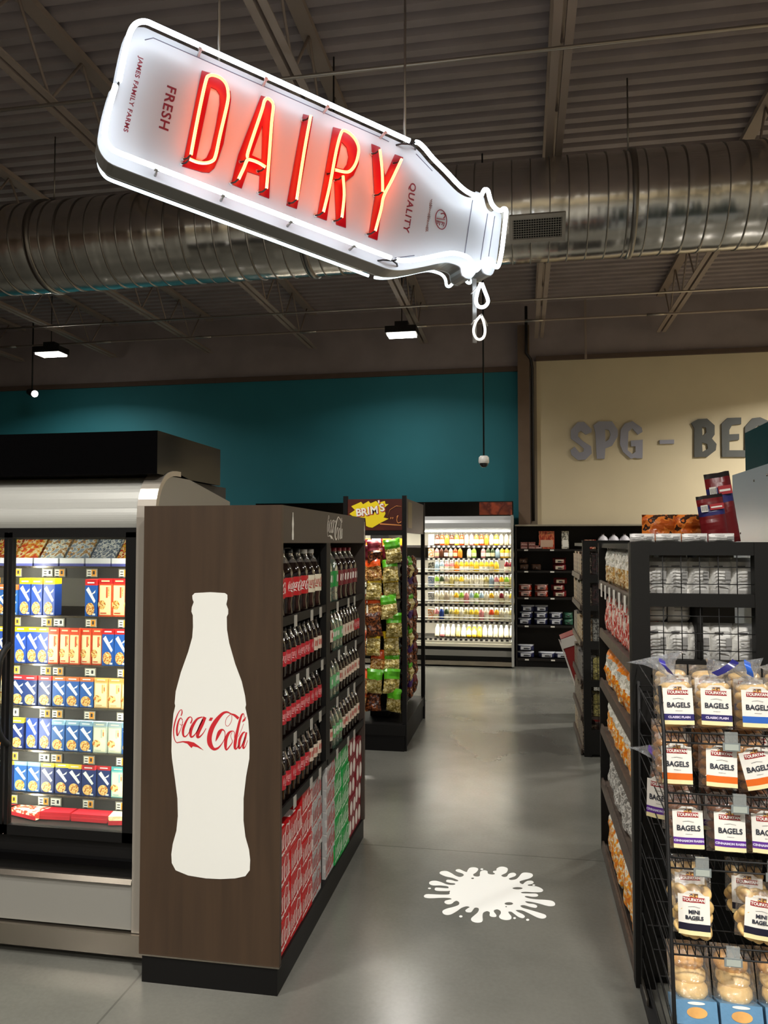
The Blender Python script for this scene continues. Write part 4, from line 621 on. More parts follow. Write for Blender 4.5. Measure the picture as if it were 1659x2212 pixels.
# ------------------------------------------------------------------ shared fixture pieces
M_steel = mat('brushed_steel', '#a39a8e', .22, .95, var=.05, vs=3)
M_hood = mat('hood_grey', '#b3b3ae', .4, .1)
M_bump = mat('bumper_grey', '#85837d', .5)
M_dark = mat('case_interior', '#2a2725', .6)
M_shelfk = mat('shelf_black', '#100f0e', .5, spec=.25)
M_led = mat('case_led', '#ffffff', .5, emit=(1, .93, .78), es=42)
M_tagp = mat('tag_holder', '#8f8b80', .2)
M_tagw = mat('tag_white', '#e9e6dc', .6)
M_tago = mat('tag_orange', '#e69a2e', .6)
M_glass = mclear('door_glass', '#f4f8f6', .03, .02, bump=0)
M_txt = mat('ink_dark', '#2a2a2e', .6)

def tag_mb(x, z, w=.07, h=.038, orange=True):
    """shelf price tag, in the xz plane facing -Y at y=0"""
    mb = MB()
    mb.box(x - w/2 - .004, x + w/2 + .004, 0, .002, z - h/2 - .004, z + h/2 + .004, M_tagp)
    mb.box(x - w/2, x + w/2, -.001, 0, z - h/2, z + h/2, M_tagw)
    if orange: mb.box(x - .0, x + w/2, -.0015, -.001, z - h/2, z + h/2, M_tago)
    for k in range(3): mb.box(x - w/2 + .004, x - .004, -.0016, -.001, z + h/2 - .010 - k*.010, z + h/2 - .006 - k*.010, M_txt)
    mb.box(x + .006, x + w/2 - .006, -.002, -.0015, z - .006, z + .008, M_txt)
    return mb

# ------------------------------------------------------------------ dough cooler at left
CX1 = -1.40; CX0 = -3.6
t = thing('dairy_cooler', 'tall grey glass door cooler full of small boxes at far left', 'refrigerated case', (0, 2.78, 0))
hood = [(.02, 1.656), (.0, 1.68), (-.004, 1.72), (.008, 1.77), (.035, 1.815), (.075, 1.85), (.13, 1.868), (.70, 1.868), (.70, 1.64), (.06, 1.64)]
hs = cr([(0.0, 1.66), (-.012, 1.685), (-.012, 1.71), (-.004, 1.735)], 3) + cr([(.004, 1.74), (.012, 1.775), (.03, 1.812), (.06, 1.842), (.10, 1.862), (.15, 1.87), (.2, 1.87)], 3) + [(.2, 1.655)]
MB().prism(hs, 'x', CX0, CX1 - .07, M_hood, smooth=False).build('hood', t)
ep = [(-.008, .04), (-.008, 1.70), (.0, 1.76), (.03, 1.82), (.075, 1.862), (.13, 1.882), (.2, 1.886), (.765, 1.80), (.765, .04)]
MB().prism(ep, 'x', CX1 - .022, CX1, mat('end_panel_grey', '#8f8d88', .35, .4)).build('end_panel', t)
# bright rolled steel edge following the end panel
edge = [(-.014, .12), (-.014, 1.70), (-.004, 1.77), (.028, 1.832), (.078, 1.874), (.14, 1.892), (.21, 1.895)]
inner = [(.008, .12), (.008, 1.70), (.018, 1.765), (.045, 1.818), (.088, 1.855), (.145, 1.872), (.21, 1.874)]
poly = edge + inner[::-1]
mb = MB()
edge = edge[:1] + cr(edge[1:], 3); inner = inner[:1] + cr(inner[1:], 3)
n = len(edge)
for i in range(n - 1):
    a, b, c, d = edge[i], edge[i + 1], inner[i + 1], inner[i]
    mb.prism([a, b, c, d], 'x', CX1 - .074, CX1 + .004, mat('trim_steel', '#b4aca2', .34, .6))
mb.build('edge_trim', t)
MB().box(CX0, CX1 - .022, .20, .765, 1.70, 1.868, M_dark).box(CX0, CX1 - .022, .62, .765, .04, 1.70, mat('case_back', '#6b6862', .5)).build('back_panel', t)
MB().box(CX0, CX1 + .0, .005, .64, 1.87, 2.04, M_blackgloss).build('canopy', t)
MB().box(CX0, CX1 - .07, -.005, .05, .125, .30, M_bump).prism([(-.02, .30), (.06, .30), (.06, .318), (-.012, .318)], 'x', CX0, CX1 - .075, M_steel).build('bumper_panel', t)
MB().prism([(.0, .318), (.10, .318), (.12, .44), (.02, .44)], 'x', CX0, CX1 - .075, M_black).prism([(-.02, .36), (.03, .36), (.03, .385), (-.015, .385)], 'x', CX0, CX1 - .075, M_blackgloss).build('lower_grille', t)
MB().box(CX0, CX1 + .0, -.030, .05, .04, .118, M_steel).box(CX0, CX1 - .01, .02, .05, .115, .128, M_black).build('kick_plate', t)  # black strip above the steel stands in for the shadow line
MB().box(CX0, CX1 - .01, .06, .7, 0, .04, M_black).build('base', t)
MB().box(CX0, CX1 - .074, -.004, .03, 1.64, 1.66, M_black).box(CX0, CX1 - .074, .02, .16, 1.645, 1.655, M_dark).build('door_header', t)
MB().box(CX0, CX1 - .075, .06, .64, .42, .45, M_shelfk).build('tank_floor', t)
doors = [(-2.028, -1.478), (-2.56, -2.036), (-3.09, -2.568)]
for k, (a, b) in enumerate(doors):
    mb = MB(); fr = .014
    mb.box(a, b, -.006, .02, 1.622, 1.642, M_black).box(a, b, -.006, .02, .45, .488, M_black).box(a, a + fr, -.006, .02, .45, 1.642, M_black).box(b - (fr if k else .044), b, -.006, .02, .45, 1.642, M_black)
    d = mb.build('door', t)
    MB().box(a + fr, b - (fr if k else .044), .004, .008, .488, 1.622, M_glass).build('glass_pane', d)
    hx = a + .012
    MB().tube(cr([(hx, -.006, 1.20), (hx - .01, -.05, 1.14), (hx - .012, -.062, 1.0), (hx - .01, -.05, .86), (hx, -.006, .80)], 4), .013, M_black, seg=8).build('handle', d)
for xx in (-1.500, -2.046, -2.578):
    MB().box(xx - .009, xx + .009, .022, .034, .5, 1.62, M_led).build('led_strip', t)
SY0 = .135  # shelf front, local
shz = [1.505, 1.30, 1.10, .925, .745, .568, .45]
for k, z in enumerate(shz[:6]):
    s_ = MB().box(CX0, CX1 - .03, SY0, .62, z - .016, z - .004, M_shelfk).box(CX0, CX1 - .03, SY0 - .004, SY0, z - .050, z - .002, M_dark).box(CX0, CX1 - .03, SY0 - .006, SY0 - .003, z - .008, z - .001, M_steel).build('shelf', t)
    MB().box(CX0, CX1 - .03, SY0 + .01, SY0 + .025, z - .026, z - .017, M_led).build('shelf_light', s_)
    for j in range(6):
        x = -1.60 - .115 * j - .03 * ((k * 3 + j) % 3)
        tag_mb(x, z - .028, .042, .026, (j + k) % 4 != 3).build('price_tag', s_, T(0, SY0 - .008, 0))

def carton(name, top, body, accent, pic, w, h, d, style):
    mb = MB(); Mt = mat('c_' + top, '#' + top, .35); Mb = mat('c_' + body, '#' + body, .35); Ma = mat('c_' + accent, '#' + accent, .35)
    mb.box(-w/2, w/2, 0, d, 0, h * .84, Mb); mb.box(-w/2, w/2, 0, d, h * .84, h, Mt)
    e = -.0006
    if style == 'stick':
        mb.flat([[(-w*.42, h*.72), (-w*.20, h*.80), (w*.42, h*.42), (w*.30, h*.36)]], Ma, T(0, e, 0) @ SY)
        mb.flat([[(-w*.1, h*.55), (w*.05, h*.6), (w*.42, h*.72), (w*.36, h*.64)]], Ma, T(0, e, 0) @ SY)
        Mp = mprint('pic_' + pic, ['#' + pic, '#f0cf8a', '#b86a24', '#' + pic], 70, .4, bump=0)
        mb.flat([[(-w*.42 + w*.42 * (1 + math.cos(i * PI / 8)) * .9, h*.20 + h*.17 * math.sin(i * PI / 8)) for i in range(16)]], Mp, T(0, e - .0004, 0) @ SY)
        mb.flat([[(w*.15, h*.03), (w*.40, h*.03), (w*.40, h*.08), (w*.15, h*.08)]], Ma, T(0, e, 0) @ SY)
    else:
        mb.flat([[(-w*.42, h*.04), (w*.42, h*.04), (w*.42, h*.80), (-w*.42, h*.80)]], Ma, T(0, e, 0) @ SY)
        Mp = mprint('pic_' + pic, ['#' + pic, '#f0cf8a', '#b86a24', '#' + pic], 70, .4, bump=0)
        mb.flat([[(-w*.25 + w*.3 * math.cos(i * PI / 6), h*.30 + h*.12 * math.sin(i * PI / 6)) for i in range(12)]], Mp, T(0, e - .0005, 0) @ SY)
        mb.box(w*.06, w*.18, e - .001, e - .0003, h*.48, h*.76, Mb); mb.box(w*.22, w*.30, e - .001, e - .0003, h*.52, h*.76, Mp)
        mb.box(-w*.35, w*.1, e - .001, e - .0003, h*.07, h*.10, Mb)
    mb.box(-w*.3, w*.3, e - .0004, e, h*.895, h*.93, Ma)
    return Proto(name, mb.mesh(name))
kinds = {
 'yb': (carton('cheese_box', 'f2c518', '23479f', 'f1f3f5', 'd99c4a', .052, .155, .05, 'stick'), 'blue box with yellow top'),
 'rb': (carton('cheese_box', 'd22a2e', '1f56a8', 'f1f3f5', 'c57a35', .052, .152, .05, 'stick'), 'blue box with red top'),
 'cr': (carton('biscuit_box', 'dd4a2a', 'd8542e', 'f6dfae', 'd7a24a', .046, .152, .05, 'card'), 'cream and red box'),
 'ob': (carton('cheese_box', 'c9703a', '2a5da8', 'eef0f0', 'dca048', .058, .125, .05, 'stick'), 'blue box with orange top'),
 'rn': (carton('cheese_box', 'c8262e', '20366e', 'eef0f0', 'e0a850', .058, .125, .05, 'stick'), 'navy box with red top'),
 'tn': (carton('biscuit_box', 'e2a95a', 'e3b878', 'f3e6b8', 'e8c884', .06, .125, .05, 'card'), 'tan and cream box'),
 'lb': (carton('cheese_box', '8fb6cf', '2b5fa4', 'eef2f4', 'e2a648', .058, .125, .05, 'stick'), 'blue box with pale blue top'),
 'pl': (carton('biscuit_box', '9db4bd', 'b9c4b4', 'efeccb', 'e6d58c', .06, .125, .05, 'card'), 'pale cream and grey box'),
 'yn': (carton('cheese_box', 'ecd23a', '1f3270', 'eef0f0', 'e0a850', .058, .125, .05, 'stick'), 'navy box with yellow top'),
 'tq': (carton('biscuit_box', '55b7c0', '8fc9c6', 'efeccb', 'dcd28c', .058, .125, .05, 'card'), 'turquoise and cream box'),
}
kinds['cl'] = (carton('biscuit_box', 'c9262a', 'df5a34', 'f8e4ae', 'd7a24a', .060, .16, .05, 'card'), 'tall cream and red box')
rows = [ # shelf, name, list right to left with pitch
 (1, 'second shelf', [('cl', .05), ('cl', .06), ('cl', .06), ('rb', .062), (None, .13), ('yb', .056), ('yb', .056), ('yb', .058), ('ob', .060), ('ob', .06), ('yb', .058), ('rb', .058), ('rb', .058)]),
 (2, 'third shelf', [('rb', .042), ('rb', .054), ('rb', .054), ('cr', .048), ('cr', .048), ('cr', .048), ('cr', .048), ('cr', .048), ('yb', .050), ('yb', .05), ('yb', .05), ('yb', .05), ('yb', .05), ('cr', .05), ('rb', .056), ('rb', .056)]),
 (3, 'fourth shelf', [('tn', .06), ('tn', .064), ('tn', .064), ('ob', .062), ('ob', .062), ('ob', .062), ('rn', .062), ('rn', .062), ('rn', .062), ('tn', .062), ('ob', .062)]),
 (4, 'fifth shelf', [('lb', .056), ('pl', .064), ('pl', .064), ('lb', .062), ('lb', .062), ('lb', .062), ('yb', .062), ('yb', .062), ('yn', .062), ('lb', .062), ('yb', .062)]),
 (5, 'sixth shelf', [('tq', .04), ('tq', .064), ('rn', .064), ('rn', .064), ('yn', .062), ('yn', .062), ('yn', .062), ('lb', .062), ('lb', .062), ('yn', .062), ('lb', .062)]),
]
for si, nm, seq in rows:
    x = -1.555; cnt = {}
    for k, w_ in seq:
        x -= w_ / 2 + .0005
        if k:
            cnt[k] = cnt.get(k, 0) + 1
            pr_, nm2 = kinds[k]
            pr_.place(T(x, 2.78 + SY0 + .012 + RND.uniform(0, .012), shz[si] - .003, RND.uniform(-.03, .03)),
                      '%s, %s such from right, %s, door cooler' % (nm2, ORD[cnt[k] - 1], nm), 'food box', 'chilled boxes on the ' + nm)
        x -= w_ / 2 + .0005
# slanted white and blue trays on the top shelf, flat packs at the bottom
def tray(pcols, key):
    mb = MB(); mb.bev = 0
    mb.box(-.055, .055, 0, .13, 0, .012, mat('tray_purple', '#6a6fc0', .3)); mb.box(-.055, .055, 0, .13, .012, .034, mat('tray_white', '#f3f4fa', .3))
    Mpk = mprint('pack_' + key, pcols, 45, .2, bump=.3)
    mb.add([(-.053, .028, .024), (.053, .028, .024), (.056, .10, .112), (-.05, .10, .112), (-.053, .05, .024), (.053, .05, .024), (.056, .12, .112), (-.05, .12, .112)],
           [(0, 1, 2, 3), (7, 6, 5, 4), (1, 5, 6, 2), (0, 3, 7, 4), (3, 2, 6, 7)], Mpk)
    return Proto('dough_pack', mb.mesh('dough_pack'))
tr = [(tray(['#e8b43a', '#c8301f', '#f2d9a0', '#b5341e'], 'warm'), 'orange and red'), (tray(['#93a0b8', '#f4f6f8', '#6f7f98', '#e8edf2'], 'grey'), 'grey and white'),
      (tray(['#9fb0c6', '#e9eced', '#c79a63', '#6f86ab'], 'blue'), 'blue, white and tan'), (tray(['#a8b6c2', '#f0efe2', '#b98a54', '#7b90b0'], 'pale'), 'pale blue and cream'), (tray(['#d9482a', '#e9a03a', '#f3e1b0', '#c22c20'], 'red'), 'red')]
for i, (pr_, nm) in enumerate(tr[:4] + [tr[4], tr[0]]):
    pr_.place(T(-1.61 - .118 * i, 2.78 + SY0 + .008, shz[0] - .002), '%s dough pack on white tray, %s from right, top shelf' % (nm, ORD[i]), 'dough pack', 'dough packs on the top shelf')
def flatbox(cols, key, w, d, h):
    mb = MB(); mb.box(-w/2, w/2, 0, d, 0, h, mprint('fb_' + key, cols, 40, .35, bump=.1)); mb.box(-w/2, w/2, -.001, 0, 0, h*.5, mat('fb_red', '#b81f2c', .4))
    return Proto('flat_box', mb.mesh('flat_box'))
fb = [(flatbox(['#f2e3bc', '#e8d6a2', '#b8262c'], 'cream', .13, .16, .035), 'cream and red'), (flatbox(['#b81f2c', '#f1e4c0', '#c9302c', '#e9b35c'], 'red', .16, .14, .03), 'red'), (flatbox(['#efe6cc', '#d8452e', '#f0e0b0'], 'white', .15, .15, .03), 'white and red')]
for i, (k, x, y, z, rz) in enumerate([(0, -1.60, .155, .455, .2), (1, -1.76, .16, .455, 0), (1, -1.93, .16, .455, .05), (2, -2.06, .16, .455, -.3), (2, -2.15, .20, .487, .5), (0, -1.66, .25, .455, -.1)]):
    fb[k][0].place(T(x, 2.78 + y, z, rz), '%s flat box lying at the bottom of the cooler, %s from the right' % (fb[k][1], ['first', 'third', 'fourth', 'fifth', 'sixth', 'second'][i]), 'food box', 'flat boxes at the bottom of the cooler')

# ------------------------------------------------------------------ soda display
WX = -0.856
def wood_mat(name, c1, c2, rough=.45):
    m = bpy.data.materials.new(name); m.use_nodes = True; nt = m.node_tree; b = nt.nodes['Principled BSDF']
    tc = nt.nodes.new('ShaderNodeTexCoord'); mp = nt.nodes.new('ShaderNodeMapping'); mp.inputs['Scale'].default_value = (14, 14, .9)
    n = nt.nodes.new('ShaderNodeTexNoise'); n.inputs['Scale'].default_value = 2.2; n.inputs['Detail'].default_value = 5; n.inputs['Distortion'].default_value = .6
    nt.links.new(tc.outputs['Object'], mp.inputs[0]); nt.links.new(mp.outputs[0], n.inputs['Vector'])
    r = nt.nodes.new('ShaderNodeValToRGB'); r.color_ramp.elements[0].position = .3; r.color_ramp.elements[1].position = .7
    r.color_ramp.elements[0].color = lin(c1); r.color_ramp.elements[1].color = lin(c2)
    nt.links.new(n.outputs['Fac'], r.inputs[0]); nt.links.new(r.outputs[0], b.inputs['Base Color']); b.inputs['Roughness'].default_value = rough
    return m
M_wood = wood_mat('dark_walnut', '#37281b', '#413021')
M_wood2 = mat('dark_header', '#3d332c', .5)
M_red = mat('soda_red', '#b3151b', .35)
t = thing('soda_display_rack', 'dark wood soda display with a white bottle on its end panel', 'store shelf', (0, 0, 0))
p = MB().box(-1.39, WX, 2.667, 2.69, .1, 1.738, M_wood).build('end_panel', t)
MB().flat([DATA['bottle']], mat('white_panel_vinyl', '#e4e4df', .5), T(0, 2.6655, 0) @ SY, ext=.0006).build('bottle_graphic', p)
mb = MB(); logo(mb, mat('script_red', '#c01f2a', .5), T(-1.122, 2.6642, .9196) @ SY @ Matrix.Scale(.2856, 4)); mb.build('script_logo', p)
MB().box(-1.38, WX - .008, 2.672, 4.17, .0, .1, M_black).box(-1.39, WX, 2.664, 2.69, .098, .103, M_steel).build('plinth', t)
hd = MB().box(WX - .02, WX, 2.69, 4.17, 1.60, 1.738, M_wood2).box(-1.39, WX - .02, 2.69, 4.17, 1.72, 1.738, M_wood2).build('header', t)
mb = MB(); Mwh = mat('white_print', '#e4e1d8', .5)
def minibottle(y, s=1.0):
    P = [(-.006, .0), (-.008, .02), (-.005, .04), (-.008, .06), (-.003, .09), (-.003, .104), (.003, .104), (.003, .09), (.008, .06), (.005, .04), (.008, .02), (.006, 0)]
    return [[(u * s * 1.6, v) for u, v in P]]
for y in (2.803, 4.144): MB().flat(minibottle(y), Mwh, T(WX + .0012, y, 1.612) @ FX).build('bottle_print', hd)
logo(mb, Mwh, T(WX + .0012, 3.47, 1.668) @ FX @ Matrix.Scale(.30, 4) @ Matrix.Diagonal((1, .75, 1, 1)))
mb.build('script_print', hd)
MB().box(-1.39, -1.36, 2.69, 4.17, .1, 1.72, M_shelfk).build('back_panel', t)
MB().box(-1.39, WX, 4.15, 4.17, .1, 1.738, M_wood2).build('end_panel', t)
MB().box(WX - .03, WX - .002, 3.325, 3.395, .64, 1.60, M_shelfk).box(-1.36, WX - .03, 3.35, 3.37, .1, 1.6, M_shelfk).build('divider', t)
shel = [1.33, 1.10, .885, .645]
for (ya, yb) in ((2.69, 3.35), (3.37, 4.15)):
    for z in shel:
        s_ = MB().prism([(-1.36, z + .015), (WX - .012, z - .02), (WX - .012, z - .032), (-1.36, z)], 'y', ya, yb, M_shelfk).box(WX - .012, WX - .004, ya, yb, z - .035, z - .002, M_shelfk).build('shelf', t)
        for j in range(3):
            y = ya + .14 + .2 * j + .03 * ((int(z * 100) + j) % 3)
            if y < yb - .04:
                MB().box(WX - .004, WX - .002, y - .017, y + .017, z - .05, z - .006, mat('tag_grey', '#a9a69e', .4)).build('price_tag', s_)

def soda(name, h, dr, liquid, label, capc, inkM, clear=False, script=False):
    R = dr / 2
    Ml = mat('liq_' + liquid, '#' + liquid, .08, coat=.5) if not clear else mclear('pet_' + liquid, '#' + liquid, .22, .05, bump=.3, cloud=.12)
    Mn = mclear('pet_neck', '#b8b4b0', .35, .06, bump=.4, cloud=.10)
    b = MB()
    b.lathe([(0, 0), (R*.7, 0), (R*.95, .02*h), (R, .07*h), (R*.93, .2*h), (R, .3*h), (R, .58*h), (R*.97, .64*h), (R*.86, .72*h), (R*.66, .79*h)], Ml, 14)
    b.lathe([(R*.66, .79*h), (R*.45, .86*h), (R*.3, .91*h), (R*.3, .94*h)], Mn, 14)
    kids = [('cap', MB().lathe([(R*.32, .93*h), (R*.32, .995*h), (0, h)], mat('cap_' + capc, '#' + capc, .4), 12).mesh('cap'))]
    lb = MB(); Mlb = mat('lab_' + label, '#' + label, .45)
    lb.lathe([(R*1.01, .30*h), (R*1.015, .31*h), (R*1.015, .57*h), (R*1.01, .58*h)], Mlb, 14)
    # curved white lettering band
    if script:
        lg = MB(); logo(lg, inkM, Matrix.Scale(.075 * h / .262, 4) @ Matrix.Diagonal((1, 1.15, 1, 1)))
        for off in (0, 2.1, -2.1): lb.add([(R * 1.04 * math.cos(v[0] / R + off), R * 1.04 * math.sin(v[0] / R + off), .445 * h + v[1]) for v in lg.v], lg.f, inkM)
    for k in range(-4, 5):
        if k % 2 == 0 or script: continue
        a = k * .17; r_ = R * 1.03
        lb.add([(r_*math.cos(a - .11), r_*math.sin(a - .11), .40*h), (r_*math.cos(a + .05), r_*math.sin(a + .05), .38*h), (r_*math.cos(a + .11), r_*math.sin(a + .11), .50*h), (r_*math.cos(a - .05), r_*math.sin(a - .05), .52*h)], [(0, 1, 2, 3)], inkM)
    kids.append(('label', lb.mesh('label')))
    return Proto(name, b.mesh(name), kids)
Mi_w = mat('ink_white', '#e8dfd8', .5); Mi_r = mat('ink_red', '#a82a24', .5); Mi_g = mat('ink_green', '#0c6b34', .5)
B2r = soda('soda_bottle', .262, .1, '140a08', 'b0181c', '1a1a1a', Mi_w, script=True)
B2w = soda('soda_bottle', .258, .1, '140a08', 'd8cfb8', 'e8e6e0', Mi_r, script=True)
B2g = soda('soda_bottle', .262, .1, 'a9c9b4', '1d8a3c', '2b2b2b', Mi_w, clear=True)
B2m = soda('soda_bottle', .262, .1, '160809', '6b1420', '8a1a28', Mi_w)
S_r = soda('soda_bottle', .196, .062, '120a08', 'a8202a', '1c1c1c', mat('ink_pink', '#d9a0a0', .5), script=True)
S_c = soda('soda_bottle', .196, .062, '120a08', 'c9b8a6', '1c1c1c', Mi_r)
S_g = soda('soda_bottle', .196, .062, '9fc0a8', '5fa06a', '244a30', Mi_w, clear=True)
nmz = {id(B2r): 'large red label cola bottle', id(B2w): 'large cream label cola bottle', id(B2g): 'large clear green label bottle', id(B2m): 'large dark maroon label bottle',
       id(S_r): 'small cola bottle with red label', id(S_c): 'small cola bottle with cream label', id(S_g): 'small clear bottle with green label'}
def row(seq, y0, z, pitch, bay, shelf, tilt=0.0):
    for rowi, dx in ((0, -.05), (1, -.155 if pitch > .08 else -.115)):
        for i, pr_ in enumerate(seq):
            r = .05 if pitch > .08 else .031
            zz = z + (.006 if pitch > .08 else .002) + (-dx - .05) * .06
            pr_.place(T(WX - .012 + dx - (0 if pitch > .08 else -.012), y0 + pitch * (i + .5), zz, RND.uniform(-.5, .4)),
                      '%s, %s from front, %s row, %s, %s' % (nmz[id(pr_)], ORD[i], ['outer', 'inner'][rowi], shelf, bay), 'soda bottle', 'soda bottles on the ' + shelf + ' ' + bay)
row([B2r, B2r, B2r, B2r, B2w, B2w], 2.695, 1.33 - .02, .104, 'near bay', 'top shelf')
row([B2g, B2g, B2m, B2m, B2m, B2m], 3.42, 1.33 - .02, .106, 'far bay', 'top shelf')
for z, sn, q1, q2 in ((1.10, 'second shelf', 'rrrrrrrrcc', 'ccgggccccrr'), (.885, 'third shelf', 'rrrrrrrrrr', 'cgggccccccc'), (.645, 'fourth shelf', 'rrrrrrrccc', 'ccgggcccccc')):
    mm = {'r': S_r, 'c': S_c, 'g': S_g}
    row([mm[c] for c in q1], 2.695, z - .022, .0645, 'near bay', sn)
    row([mm[c] for c in q2], 3.415, z - .022, .0655, 'far bay', sn)
# twelve-packs
def case(body, ink, key, white=False, oval=False):
    mb = MB(); mb.bev = .0
    w, h, d = .148, .112, .26
    Mb = mprint('case_' + key, body, 14, .4, bump=.02)
    mb.box(-d, 0, -w/2, w/2, 0, h, Mb)
    mb.box(-d, -.01, -w/2 + .02, w/2 - .05, h, h + .0008, mat('case_top_' + key, ink, .5)) if white else None
    ch = MB()
    if oval:
        for yy in (-.036, .036): ch.flat([[(yy + .028 * math.cos(i * PI / 10), .056 + .04 * math.sin(i * PI / 10)) for i in range(20)]], mat('ov', '#d8cfc8', .5), T(.0012, 0, 0) @ FX)
    else:
        logo(ch, mat('ci_' + key, ink, .5), T(.0012, 0, h*.55) @ FX @ Matrix.Rotation(math.radians(14), 4, 'Z') @ Matrix.Scale(.142, 4) @ Matrix.Diagonal((1, 1.3, 1, 1)))
        ch.quad((.001, -w/2, 0.012), (.001, w/2, .03), (.001, w/2, .036), (.001, -w/2, .018), mat('ci_' + key, ink, .5))
    return Proto('soda_case', mb.mesh('soda_case'), [('printed_front', ch.mesh('printed_front'))])
C_r = case(['#b5191c', '#c01e20'], '#e3cfc8', 'red', white=True); C_s = case(['#a5a3a2', '#bcb9b6', '#8e8a8a'], '#b04a48', 'silver'); C_g = case(['#12913f', '#1c9c48', '#0d7a34'], '#c4dcc4', 'green', white=True); C_m = case(['#7c1a26', '#6a1420'], '#d8cfc8', 'maroon', oval=True)
cols = [(C_r, 'red', 2.775, 4, 'nearest'), (C_r, 'red', 2.928, 4, 'second nearest'), (C_r, 'red', 3.081, 5, 'third nearest'), (C_s, 'silver', 3.234, 5, 'fourth'), (C_s, 'silver', 3.46, 5, 'fifth'),
        (C_g, 'green', 3.613, 5, 'near green'), (C_g, 'green', 3.766, 5, 'far green'), (C_m, 'maroon', 3.92, 5, 'near maroon'), (C_m, 'maroon', 4.07, 4, 'far maroon')]
for pr_, c, y, n_, wh in cols:
    for k in range(n_):
        last = k == n_ - 1
        hh = .1135 if n_ == 4 else .099
        M_ = T(WX - .012 - RND.uniform(0, .008), y, .101 + k * (.1135 if n_ == 4 else .0995)) @ Matrix.Diagonal((1, 1, 1.0 if n_ == 4 else .875, 1))
        pr_.place(M_, '%s case of soda cans, %s from the floor in the %s stack' % (c, ORD[k], wh), 'soda case', 'soda cases under the bottles')

# ------------------------------------------------------------------ snack rack behind the soda display
t = thing('snack_display_rack', 'dark rack of snack bags with a yellow scribble header', 'store shelf', (0, 0, 0))
Mb2 = mprint('brim_header', ['#3c1712', '#4b1d15', '#5a2417'], 6, .35, bump=0, soft=True)
X0, X1, Y0, Y1 = -1.375, -.905, 5.93, 7.05
for xx, yy in ((X0, Y0), (X1, Y0), (X0, Y1), (X1, Y1)):
    MB().box(xx - .017, xx + .017, yy - .017, yy + .017, 0, 1.97, M_black).build('post', t)
h_ = MB().box(X0 + .017, X1 - .017, Y0 - .002, Y0 + .012, 1.70, 1.945, Mb2).box(X0, X1, Y0 + .0, Y0 + .02, 1.66, 1.72, M_shelfk).build('header', t)
sc_ = [(-1.30, 1.80), (-1.345, 1.83), (-1.30, 1.86), (-1.33, 1.89), (-1.25, 1.925), (-1.235, 1.905), (-1.19, 1.93), (-1.175, 1.912), (-1.13, 1.93), (-1.115, 1.915), (-1.06, 1.93), (-1.055, 1.905), (-1.03, 1.905), (-1.065, 1.875), (-1.055, 1.83), (-1.07, 1.80), (-1.03, 1.79), (-1.10, 1.755), (-1.16, 1.72), (-1.19, 1.725), (-1.21, 1.735), (-1.215, 1.79)]
My = mat('scribble_yellow', '#f3d816', .5, emit=None)
MB().flat([sc_], My, T(0, Y0 - .0035, 0) @ SY).build('yellow_patch', h_)
mb = MB(); Mr_ = mat('brim_red', '#b02a20', .5); Mwt_ = mat('brim_white', '#f4efe6', .5)
for (ch, x, z, s_, a) in (('B', -1.27, 1.838, .082, 6), ('R', -1.225, 1.842, .082, 6), ('I', -1.19, 1.85, .082, 6), ('M', -1.145, 1.856, .082, 5), ("'", -1.105, 1.90, .08, 10), ('S', -1.082, 1.875, .082, 12)):
    mb.text(ch, s_, Mr_, T(x + .004, Y0 - .0042, z - .003) @ SY @ Matrix.Rotation(math.radians(a), 4, 'Z'), bold=.006)
    mb.text(ch, s_, Mwt_, T(x, Y0 - .005, z) @ SY @ Matrix.Rotation(math.radians(a), 4, 'Z'), bold=.0025)
mb.build('lettering', h_)
mb = MB(); Mor = mat('header_line', '#d98a4a', .5)
mb.flat([[(-1.10, 1.745), (-.93, 1.735), (-.93, 1.742), (-1.10, 1.755)]], Mor, T(0, Y0 - .0035, 0) @ SY)
mb.tube([(-1.04, Y0 - .004, 1.80), (-1.02, Y0 - .004, 1.86), (-.97, Y0 - .004, 1.89), (-.93, Y0 - .004, 1.885)], .0015, Mor, seg=4)
mb.tube(cr([(-.965, Y0 - .004, 1.80), (-.955, Y0 - .004, 1.815), (-.965, Y0 - .004, 1.78), (-.955, Y0 - .004, 1.755), (-.93, Y0 - .004, 1.765)], 4), .0035, Mor, seg=4)
for xx in (-1.01, -.995): mb.tube([(xx, Y0 - .004, 1.80), (xx - .005, Y0 - .004, 1.785)], .003, Mor, seg=4)
mb.build('header_drawing', h_)
MB().box(X1 - .004, X1 + .01, Y0 + .017, Y1 - .017, 1.68, 1.95, mat('side_header', '#40342b', .5)).box(X1 + .010, X1 + .0115, Y0 + .12, Y0 + .34, 1.72, 1.93, mat('side_strip', '#6d5f2e', .5)).build('side_header', t)
MB().box(X0, X1, Y0 + .02, Y1, 1.93, 1.945, M_shelfk).build('top_panel', t)
MB().box(X0, X1, Y0 - .03, Y1, 0, .12, M_black).box(X0, X1 + .01, Y0 - .035, Y1, .12, .20, M_shelfk).build('base', t)
MB().box(X0 + .15, X1 - .17, Y0 + .25, Y1 - .1, .2, 1.9, M_shelfk).build('core_panel', t)
MB().box(X0 + .03, X1 - .03, Y0 + .022, Y0 + .05, 1.662, 1.672, M_led).build('added_light_bar', t)  # unseen bar added to brighten the snack bags
for k in range(9):
    z = .28 + .145 * k
    MB().box(X0 + .02, X1 - .02, Y0 + .10, Y0 + .25, z - .006, z, M_shelfk).box(X1 - .17, X1 - .05, Y0 + .25, Y1 - .05, z - .006, z, M_shelfk).build('shelf', t)
